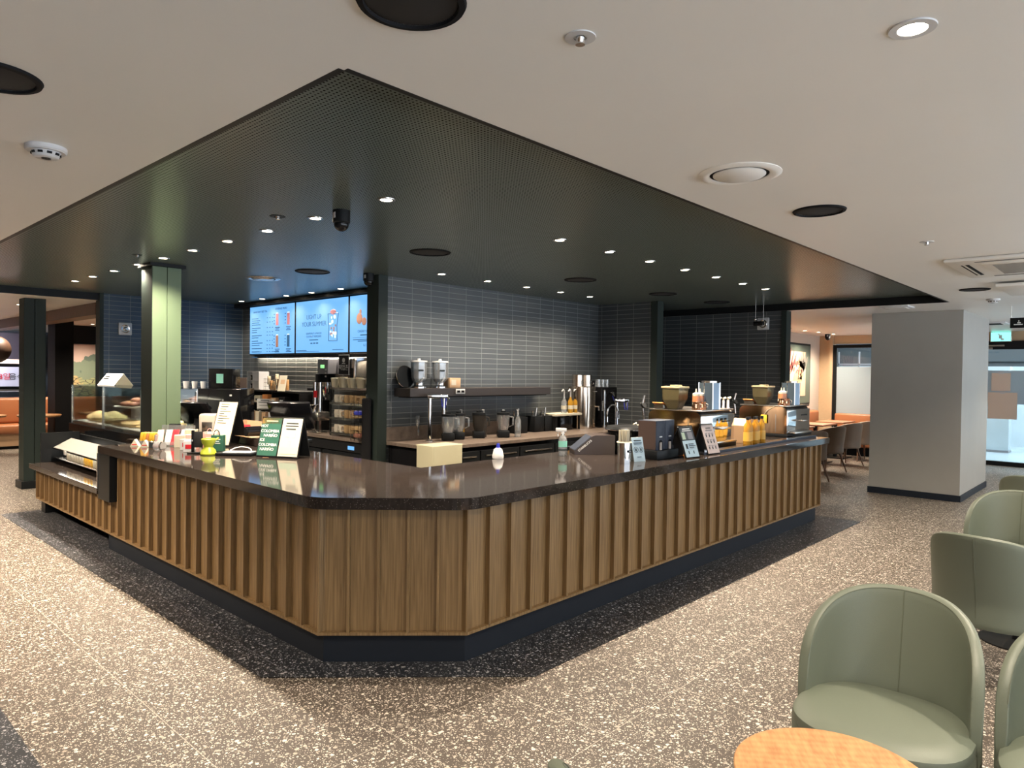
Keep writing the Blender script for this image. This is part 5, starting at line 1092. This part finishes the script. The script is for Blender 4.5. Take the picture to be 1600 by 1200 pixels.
for mi, (mx_, my_, mz_) in enumerate(EM):
    side = ('left', 'right')[mi]; zt = mz_+.345+.0185
    t = thing('bean_hopper', f'smoky square bean hopper with tan lid on the {side} espresso machine', 'hopper', (mx_+.05, my_+.30, zt), 0, 'bean hoppers')
    obj('funnel', MB().lathe([(.07, 0), (.12, .09), (.13, .20)], n=4, M=Matrix.Rotation(R(45), 4, 'Z')), pm('hopper_smoke', (.17, .14, .07), .15, trans=.5) if mi == 0 else MATS['hopper_smoke'], t, False); obj('lid', MB().box(-.10, .10, -.10, .10, .20, .218, .004).box(-.05, .08, -.03, .03, .218, .232, .003), pm('hopper_lid', (.42, .34, .20), .4) if mi == 0 else MATS['hopper_lid'], t)
    t = thing('cup_cylinder', f'tall clear square-ribbed cup holder tower on the {side} espresso machine', 'cup holder', (mx_+.36, my_+.10, zt), 0, 'cup holder towers')
    obj('tower', MB().lathe([(.105, 0), (.105, .255)], n=8), pm('blue_grey_glass', (.10, .14, .18), .06, metal=.5) if mi == 0 else MATS['blue_grey_glass'], t, False)
    mb = MB()
    for k in range(8): a = 2*PI*k/8; mb.box(.103, .109, -.004, .004, 0, .26, M=Matrix.Rotation(a, 4, 'Z'))
    obj('edge_strips', mb, M_CHROME, t, False); obj('cover', MB().lathe([(.075, .256), (.075, .275), (0, .275)], n=24, cap=False), M_STEEL, t)
    for k in range(3 if mi == 0 else 2):
        q = thing('squeeze_bottle', f'squeeze bottle of caramel sauce on the {side} espresso machine, {ORD[k]} from the left', 'sauce bottle', (mx_+.13+.075*k, my_+.12, zt), 0, 'sauce bottles'); obj('bottle', MB().lathe([(.032, 0), (.034, .01), (.034, .12), (.030, .135)], n=20), M_CARAMEL, q); obj('nozzle', MB().lathe([(.033, .13), (.033, .15), (.010, .165), (.005, .20), (0, .20)], n=18, cap=False), M_IVORY, q); obj('label_band', MB().cyl((0, 0, .045), .0345, .03, 20, cap=False), M_IVORY, q)
    for k in range(3):
        q = thing('milk_pitcher', f'small shiny pitcher on the {side} espresso machine, {ORD[k]} from the left', 'pitcher', (mx_+.04+.06*k, my_+.06+.05*(k % 2), zt), 0, 'pitchers on the machines'); obj('jug', MB().lathe([(.028, 0), (.036, .02), (.024, .055), (.030, .075), (.026, .073)], n=20, cap=False), pm('copper', (.65, .35, .22), .2, 1) if (mi, k) == (0, 0) else MATS['copper'], q); obj('handle', MB().tube([(0, -.03, .06), (0, -.05, .05), (0, -.045, .025), (0, -.032, .02)], .004, 6), M_STEEL, q)
    t = thing('tilted_card', f'orange tilted card lying on the {side} espresso machine beside its dial', 'card', (mx_+.05, my_+.46, zt), 0, 'orange cards'); obj('card', MB().box(-.06, .08, -.06, .06, 0, .01, .002, M=Matrix.Translation((0, 0, .03)) @ Matrix.Rotation(R(22), 4, 'Y')), M_ORANGE, t); obj('stand', MB().box(-.04, .0, -.05, .05, 0, .035), M_STEEL, t)
# row of white bottle tops between machines
for i in range(5):
    q = thing('pump_bottle', f'white pump-topped bottle between the espresso machines, {ORD[i]} from the left', 'bottle', (6.92+.115*i, 3.52, zz), 0, 'white pump bottles'); obj('bottle', MB().lathe([(.04, 0), (.042, .26), (.035, .31), (.014, .34), (.014, .42)], n=20), M_WHITE, q); obj('pump', MB().tube([(0, 0, .41), (0, 0, .44), (.05, 0, .445)], .014, 8), M_IVORY, q)
t = thing('drink_box', 'large tan octagonal-fronted box between the two espresso machines', 'box', (6.86, 3.06, zz), 0); obj('body', MB().prism([(0, 0), (.40, 0), (.46, .10), (.42, .22), (.10, .25), (0, .18)], 0, .25, M=Matrix.Translation((0, .25, 0)) @ Matrix.Rotation(R(90), 4, 'X')), M_KRAFT, t, False); obj('seam', MB().box(.23, .233, -.002, 0, .01, .235), M_BAKE, t, False)
# amber bottles
for i in range(5):
    x = 6.36+.13*i; q = thing('amber_bottle', f'amber syrup bottle at the bar edge between the machines, {ORD[i]} from the left', 'bottle', (6.62+.085*i, 2.95+.02*(i % 2), zz), 0, 'amber syrup bottles')
    obj('bottle', MB().lathe([(.036, 0), (.038, .01), (.038, .18), (.030, .21), (.014, .235), (.014, .26)], n=24), M_AMBER, q); obj('cap', MB().cyl((0, 0, .258), .017, .028, 18), M_BLACK, q); obj('label', MB().cyl((0, 0, .05), .0385, .09, 24, cap=False), pm('amber_label', (.75, .42, .06), .5) if i == 0 else MATS['amber_label'], q)
t = thing('bottle_tag', 'bright yellow tag hanging on a cord from the right espresso machine side', 'tag', (7.885, 3.30, zz), 0); obj('tag', MB().box(-.012, -.006, -.02, .05, .15, .25, .004), M_YEL, t); obj('cord', MB().tube([(-.012, .015, .25), (-.014, -.02, .30), (-.010, -.10, .345)], .003, 6), M_IVORY, t)
t = thing('bar_rail', 'long black metal gutter along the right end of the bar', 'rail', (5.55, 2.86, zz), 0); obj('tray', MB().box(0, 2.70, 0, .12, 0, .018, .003), M_BLACKG, t, False); obj('lip', MB().box(0, 2.70, -.006, 0, 0, .024), M_NAVY, t, False)
p = PZ(1000, 676, ZT)
t = thing('serving_tray', 'white plate with handles on amber jars behind the lid dispenser', 'tray', (5.50, 3.52, zz+.175), 0); obj('plate', MB().box(-.12, .10, -.05, .05, 0, .016, .006), M_IVORY, t); obj('handle', MB().tube([(-.02, 0, .016), (-.04, 0, .06), (0, 0, .07), (.02, 0, .03), (.05, 0, .05)], .009, 8), M_IVORY, t)
for i in range(2):
    q = thing('amber_jar', f'round amber glass jar behind the lid dispenser, {("left","right")[i]} one', 'jar', (5.46+.09*i, 3.52, zz), 0, 'amber jars'); obj('jar', MB().lathe([(.03, 0), (.044, .03), (.046, .12), (.036, .155)], n=24), M_AMBER, q); obj('lid', MB().cyl((0, 0, .155), .034, .018, 20), M_YEL, q)

# ================================================================== LOUNGE CHAIRS AND TABLE
def lounge(loc, rz, label, seat_m=M_SAGE, group='sage green lounge chairs', wmul=1.0, legm=M_WALNUT, top=.80, arms=.0, mk='lounge_chair', seam=True, a_half=96, ra=.27, rb=.29, nexp=3.2, zseat=.44, drop=0.0):
    """faces local +x (open side); the shell wraps the back at -x"""
    t = thing(mk, label, 'chair', loc, rz, group)
    # seat cushion: rounded superellipse
    def sup(a, rx, ry, n=2.6):
        c, s_ = math.cos(a), math.sin(a)
        return (rx*math.copysign(abs(c)**(2/n), c), ry*math.copysign(abs(s_)**(2/n), s_))
    mb = MB(); rings = []
    for (k, z) in ((.90, zseat-.135), (.985, zseat-.12), (1, zseat-.09), (1.0, zseat-.055), (.985, zseat-.045), (1.0, zseat-.035), (.985, zseat-.012), (.93, zseat), (.70, zseat+.006), (.30, zseat+.008)):
        ring = []
        for i in range(44):
            x, y = sup(2*PI*i/44, ra*k, rb*k); ring.append(mb.bm.verts.new((x+.02, y, z)))
        rings.append(ring)
    for a, b_ in zip(rings, rings[1:]):
        for i in range(44): mb.bm.faces.new((a[i], a[(i+1) % 44], b_[(i+1) % 44], b_[i]))
    mb.bm.faces.new(rings[0][::-1]); mb.bm.faces.new(rings[-1]); obj('seat', mb, seat_m, t)
    # back shell
    NU, NV = 40, 14; TH = .019
    def P(u, v, off):
        a = PI + u*R(a_half)
        zt_ = zseat-.02+drop + (top-zseat+.02-drop)*(max(0, 1-abs(u)**nexp))**(1/nexp)
        z = (zseat-.13) + (zt_-(zseat-.13))*v
        lean = max(0, (z-zseat))*.20
        n_ = 2.15; c, s_ = math.cos(a), math.sin(a)
        rx = ra+.018+off+lean; ry = rb-.006+off+lean*.10
        return (rx*math.copysign(abs(c)**(2/n_), c)+.02, ry*math.copysign(abs(s_)**(2/n_), s_), z)
    mb = MB(); g = []
    loops = [(v/NV, TH) for v in range(NV+1)] + [(1.012, 0)] + [(v/NV, -TH) for v in range(NV, -1, -1)]
    for (v, off) in loops:
        g.append([mb.bm.verts.new(P(-1+2*i/NU, v, off)) for i in range(NU+1)])
    for a, b_ in zip(g, g[1:]+[g[0]]):
        for i in range(NU): mb.bm.faces.new((a[i], a[i+1], b_[i+1], b_[i]))
    mb.bm.faces.new([r[0] for r in g]); mb.bm.faces.new([r[-1] for r in g][::-1])
    bk = obj('backrest', mb, seat_m, t)
    sd = bk.modifiers.new('subdivision', 'SUBSURF'); sd.levels = 1; sd.render_levels = 1
    if seam:
        for off in (-TH-.0006, TH+.0006):
            obj('seam', MB().tube([Vector(P(0, .12+.86*k/12, off)) for k in range(13)], .0022, 6), M_SAGES, bk)
        pts = [Vector(P(-1+2*i/NU, .985, -TH*.9)) for i in range(1, NU)]
        obj('edge_stitching', MB().tube(pts, .0016, 5), M_SAGES, bk)
    for sx in (-1, 1):
        for sy in (-1, 1):
            obj('leg', MB().tube([(.02+sx*ra*.60, sy*rb*.62, zseat-.13), (.02+sx*ra*.95, sy*rb*.92, 0)], [.017, .011], 12), legm, t)
    return t
c0 = lounge((2.69, .685, 0), R(180+2), 'sage leather lounge chair right behind the round oak table', a_half=88, ra=.258, rb=.282, nexp=2.35, top=.81)
dup(c0, (2.74, .07, 0), R(180+3), 'sage leather lounge chair cut by the right edge beside the front chair')
c2_ = dup(c0, (4.60, .63, 0), R(-8), 'sage leather lounge chair seen from behind, right after the front chair')
dup(c0, (5.95, .72, 0), R(180-4), 'sage leather lounge chair facing the camera behind the backward one')
dup(c0, (7.60, .72, 0), R(-6), 'farther sage lounge chair with only its dark back top showing')
dup(c0, (9.10, .55, 0), R(180), 'farthest sage lounge chair at the right edge by the grey column')
dup(c0, (1.425, .765, 0), R(6), 'sage lounge chair whose back tip shows at the bottom edge')
def round_table(loc, label, r=.28, z=.46, group=None, topm=M_ASH, n=64):
    t = thing('round_table', label, 'table', loc, R(35), group)
    obj('tabletop', MB().lathe([(r-.012, z-.024), (r, z-.010), (r, z-.003), (r-.003, z), (0, z)], n=n), topm, t)
    obj('column', MB().cyl((0, 0, .02), .025, z-.04, 20), M_BLACK, t); obj('foot', MB().lathe([(.20, 0), (.20, .008), (.03, .02)], n=36), M_BLACK, t); return t
rt = round_table((2.125, .665, 0), 'small round oak table at the bottom edge in front of the sage chair')
dup(rt, (5.28, .60, 0), R(60), 'small round oak table hidden between the middle pair of sage chairs')

# ================================================================== RIGHT SEATING BAY
dcs = []
d0 = None
for i, (px, py, rz) in enumerate(((1298, 737, 200), (1326, 727, 200), (1353, 720, 200), (0, 0, 190))):
    p = PZ(px, py, 0) if px else Vector((11.3, 3.95, 0))
    lab = ('taupe tub dining chair nearest the bar end', 'taupe tub dining chair in the middle behind the bar end', 'taupe tub dining chair partly hidden by the grey column', 'taupe tub dining chair mostly hidden behind the bar end')[i]
    if d0 is None: d0 = lounge((p.x, p.y+.08, 0), R(62), lab, M_TAUPE, 'taupe dining chairs', top=.80, mk='dining_chair', seam=False, a_half=112, ra=.25, rb=.26, nexp=1.9, zseat=.46, drop=.02)
    else: dup(d0, (p.x, p.y+.08, 0), R(62-6*i), lab)
for i, (x, y) in enumerate(((12.6, 4.78), (13.75, 4.78), (14.9, 4.78))):
    t = thing('dining_table', f'square brown-topped dining table in the right seating bay, {ORD[i]} from the bar', 'table', (x, y, 0), 0, 'dining tables in the right bay')
    obj('tabletop', MB().box(-.38, .38, -.27, .27, .71, .74, .008), M_LEATHER if False else pm(f'table_brown_{i}', (.34, .15, .08), .35), t); obj('column', MB().cyl((0, 0, .02), .035, .69, 16), M_BLACK, t); obj('foot', MB().box(-.25, .25, -.25, .25, 0, .02, .004), M_BLACK, t)
t = thing('leather_bench', 'brown leather bench along the picture wall in the right seating bay', 'bench', (10.2, 5.12, 0)); obj('seat', MB().box(0, 5.4, -.10, .36, .18, .45, .03, 3), M_LEATHER, t); obj('backrest', MB().box(0, 5.4, .22, .37, .45, .92, .05, 4), M_LEATHER, t); obj('plinth', MB().box(.05, 5.35, -.04, .36, 0, .18), M_BLACK, t)
t = thing('leather_bench', 'short brown leather bench back below the frosted window corner', 'bench', (15.5, 4.2, 0)); obj('seat', MB().box(0.0, .45, .0, .8, .18, .45, .03, 3), M_LEATHER, t); obj('backrest', MB().box(.30, .45, .0, .9, .45, .86, .04, 3), M_LEATHER, t); obj('plinth', MB().box(.05, .42, .03, .85, 0, .18), M_BLACK, t)
# framed botanical picture on wall y=5.5
t = thing('framed_picture', 'large framed botanical picture in a dark frame on the plaster wall', 'picture', (12.9, 5.5, 0))
pf = PY(1266, 538, 5.46); pz0, pz1 = PY(1266, 631, 5.46).z, pf.z; xr = pf.x-12.9
obj('frame', MB().box(-1.0, xr, -.05, 0, pz0, pz1, .004), M_BLACK, t, False); obj('green_mount', MB().box(-.95, xr-.05, -.056, -.05, pz0+.03, pz1-.04), pm('mount_green', (.10, .13, .10), .5), t, False)
obj('canvas', MB().box(-.9, xr-.30, -.062, -.056, pz0+.18, pz1-.18), pm('canvas_sand', (.56, .42, .30), .7, noise=.06, nscale=2), t, False)
X0, X1, Z0, Z1 = -.9, xr-.30, pz0+.18, pz1-.18
def leaf(cx, cz, L, wd_, a):
    pts = []
    for k in range(9): s_ = k/8; pts.append((s_*L, wd_*math.sin(PI*s_)))
    for k in range(7, 0, -1): s_ = k/8; pts.append((s_*L, -wd_*math.sin(PI*s_)))
    return [(cx+x*math.cos(a)-y*math.sin(a), cz+x*math.sin(a)+y*math.cos(a)) for x, y in pts]
MXZ = Matrix(((1, 0, 0, 0), (0, 0, 1, 0), (0, 1, 0, 0), (0, 0, 0, 1)))
def leaves(name, specs, mat, lab=None):
    mb = MB()
    for sp in specs: mb.prism(leaf(*sp), -.0665, -.062, M=MXZ)
    obj(name, mb, mat, t, False, label=lab)
random.seed(2)
leaves('grey_leaves', [(X1-.12, Z1-.42, .42, .05, R(a)) for a in (55, 75, 95, 115, 130)], pm('leaf_grey', (.22, .20, .17), .6))
leaves('ochre_leaves', [(X1-.75+.08*k, Z0+.15+.02*k, .42, .04, R(62-6*k)) for k in range(5)]+[(X1-.45, Z0+.72, .4, .06, R(-20)), (X1-.2, Z0+.3, .5, .05, R(110))], pm('leaf_ochre', (.52, .38, .20), .6))
leaves('maroon_leaves', [(X1-1.05+.05*k, Z0+.45, .55, .03, R(100-12*k)) for k in range(5)], pm('leaf_maroon', (.17, .04, .04), .6))
leaves('red_leaves', [(X1-.55+random.uniform(0, .4), Z0+.25+random.uniform(0, .45), .12, .02, random.uniform(0, 3)) for k in range(22)]+[(X1-.78, Z0+.5, .22, .07, R(80)), (X1-.62, Z1-.3, .15, .03, R(70)), (X1-.68, Z1-.42, .12, .03, R(60))], pm('leaf_red', (.33, .09, .07), .6))
# notices on the glass entrance, shop beyond
for i, (px, py, w_, h_) in enumerate(((1564, 597, .30, .34), (1566, 634, .46, .50))):
    p = PX(px, py, 15.94); t = thing('paper_notice', f'{("small","large")[i]} beige paper sheet taped on the glass entrance', 'notice', p); obj('sheet', MB().box(-.002, .002, -w_/2, w_/2, -h_/2, h_/2), M_TAPE, t, False); obj('tape', MB().box(-.004, -.002, -.04, .04, h_/2-.02, h_/2+.02), M_WHITE, t, False)
t = thing('shop_sign', 'dark chalkboard-like sign across the corridor with faint white writing', 'sign', (20.4, 2.9, 2.35)); obj('board', MB().box(0, .08, -.75, .55, -.28, .35), M_SHOPD, t, False)
mb = MB(); random.seed(8)
for k in range(5):
    for j in range(4): mb.box(-.004, 0, .30-.13*k, .38-.13*k, .20-.09*j, .225-.09*j) if random.random() < .8 else None
obj('writing', mb, MATS['blue_grey_glass'], t, False)
t = thing('planter_screen', 'pale yellow-green lit panel across the corridor right of the dark sign', 'panel', (20.4, 1.6, 2.4)); obj('panel', MB().box(0, .08, -.5, .5, -.35, .4), pm('pale_lit_green', (.62, .68, .42), .5), t, False); obj('shelf', MB().box(-.05, 0, -.5, .5, .05, .08), M_WHITE, t, False)
t = thing('corridor_pier', 'pale stone corner pier in the corridor beyond the glass entrance', 'pier', (18.6, 2.35, .02)); obj('pier', MB().box(0, .4, 0, .5, 0, 1.9), M_CORR, t, False); obj('base_line', MB().box(-.003, .4, -.003, .5, 0, .05), MATS['grey_enamel'], t, False)
t = thing('corridor_railing', 'pale grey railing and fittings seen through the top of the frosted window', 'railing', (19.2, 6.2, 0)); obj('rail', MB().box(0, .05, -1.2, 1.4, 1.95, 2.0), MATS['grey_enamel'], t, False)
for k in range(5): obj('post', MB().box(0, .04, -1.1+.5*k, -1.07+.5*k, .02, 2.3), MATS['grey_enamel'], t, False)

# ================================================================== LEFT BOOTH AREA
YB = 16.6
t = thing('booth_bench', 'long brown leather booth bench across the left seating area', 'bench', (-1.5, YB, 0)); obj('seat', MB().box(0, 8.4, -.15, .45, .30, .48, .04, 3), M_LEATHER, t); obj('backrest', MB().box(0, 8.4, .30, .50, .48, 1.0, .06, 4), M_LEATHER, t); obj('kick_panel', MB().box(.0, 8.4, -.08, .45, .06, .30), M_KRAFT, t, False); obj('plinth', MB().box(.05, 8.35, -.02, .4, 0, .06), M_BLACK, t, False)
for i, (x, y) in enumerate(((2.75, 15.6), (3.55, 15.3), (1.6, 15.7), (4.6, 15.5))):
    rt2 = dup(rt, (x, y, 0), 0, f'round pale-topped table in front of the left booth, {ORD[[1,2,0,3][i]]} from the left', 'tables before the left booth')
    rt2.scale = (1.25, 1.25, 1.6)
struct('wall_mural', MB().box(4.35, 5.6, 17.3, 17.4, 0, ZC), M_SHOPD)
def mural():
    m, t, b = nm('mountain_mural'); P, X, Y, Z = pos(t)
    n = t.nodes.new('ShaderNodeTexNoise'); n.inputs['Scale'].default_value = 3; n.inputs['Detail'].default_value = 6; t.links.new(P, n.inputs['Vector'])
    v = t.nodes.new('ShaderNodeTexVoronoi'); v.feature = 'DISTANCE_TO_EDGE'; v.inputs['Scale'].default_value = 6; 
    mp = t.nodes.new('ShaderNodeMapping'); mp.inputs['Scale'].default_value = (1, 1, 2.2); t.links.new(P, mp.inputs['Vector']); t.links.new(mp.outputs[0], v.inputs['Vector'])
    land = mixc(t, mathn(t, 'GREATER_THAN', n.outputs['Fac'], .52), (.55, .42, .20), (.36, .38, .20)); land = mixc(t, mathn(t, 'LESS_THAN', v.outputs['Distance'], .05), land, (.06, .06, .05))
    zz_ = mathn(t, 'MULTIPLY_ADD', n.outputs['Fac'], .8, Z)
    mt = mixc(t, mathn(t, 'GREATER_THAN', n.outputs['Fac'], .5), (.14, .19, .15), (.22, .28, .20)); sky = mixc(t, n.outputs['Fac'], (.62, .44, .38), (.70, .54, .46))
    c = mixc(t, mathn(t, 'GREATER_THAN', zz_, 1.85), land, mt); c = mixc(t, mathn(t, 'GREATER_THAN', zz_, 2.22), c, sky)
    t.links.new(c, b.inputs['Base Color']); b.inputs['Roughness'].default_value = .6; return m
p0_, p1_ = PY(113, 537, 17.25), PY(149, 536, 17.25)
t = thing('painted_mural', 'painted mountain landscape mural beside the blue tiled wall', 'mural', (p0_.x-.1, 17.25, 0)); obj('canvas', MB().box(0, p1_.x-p0_.x+.1, 0, .04, .62, 2.14), mural(), t, False); obj('side_frame', MB().box(p1_.x-p0_.x+.1, p1_.x-p0_.x+.16, -.02, .04, .4, 2.3), M_PGREEN, t, False)
# shop front behind the booth
area('banner_fill_light', (2.4, 19.2, 2.4), (R(35), 0, 0), 3.0, .3, 70, (.9, .9, 1))  # unseen lamp added to brighten the banner
t = thing('shopfront_banner', 'white banner with dark and red lettering in the shop window behind the booth', 'banner', (2.2, 20.2, 0))
obj('banner', MB().box(-.2, 2.2, 0, .03, 1.15, 1.62), pm('banner_grey', (.45, .45, .52), .5), t, False); text('lettering', '5월      음식', .17, M_DARKTXT, t, (1.75, -.01, 1.38), (R(90), 0, 0)); text('lettering', '28일', .17, M_RED, t, (1.73, -.02, 1.38), (R(90), 0, 0)); obj('top_strip', MB().box(-.4, 2.3, -.05, 0, 1.70, 1.80), pm('warm_strip', (.8, .6, .45), .5, emit=(1, .7, .5), es=.35), t, False)
t = thing('display_shelves', 'white lit display shelves low in the shop window behind the booth', 'display shelves', (1.4, 20.3, 0)); 
for k in range(3): obj('shelf', MB().box(0, 3.2, 0, .3, .62+.20*k, .68+.20*k), M_WHITE, t, False)
obj('dark_goods', MB().box(.2, 3.0, .1, .28, 1.08, 1.14), M_DGREEN, t, False)
t = thing('mauve_curtain', 'dark mauve window panel above the banner behind the booth', 'panel', (1.2, 20.6, 0)); obj('panel', MB().box(0, 3.6, 0, .05, 1.8, 2.45), M_CURT, t, False); obj('light_tube', MB().box(1.9, 2.6, -.06, -.02, 2.25, 2.29), pm('tube_light', (1, 1, 1), .4, emit=(.8, .9, 1), es=2.5), t, False)
p = PY(-8, 546, 12.5); t = thing('pendant_shade', 'dark brown round pendant lamp cut by the left edge', 'pendant lamp', (p.x, 12.5, p.z)); obj('shade', MB().ball((0, 0, 0), .20, seg=28), pm('pendant_brown', (.05, .025, .015), .5), t); obj('cord', MB().cyl((0, 0, .2), .006, ZC-p.z-.2, 8), M_BLACK, t)
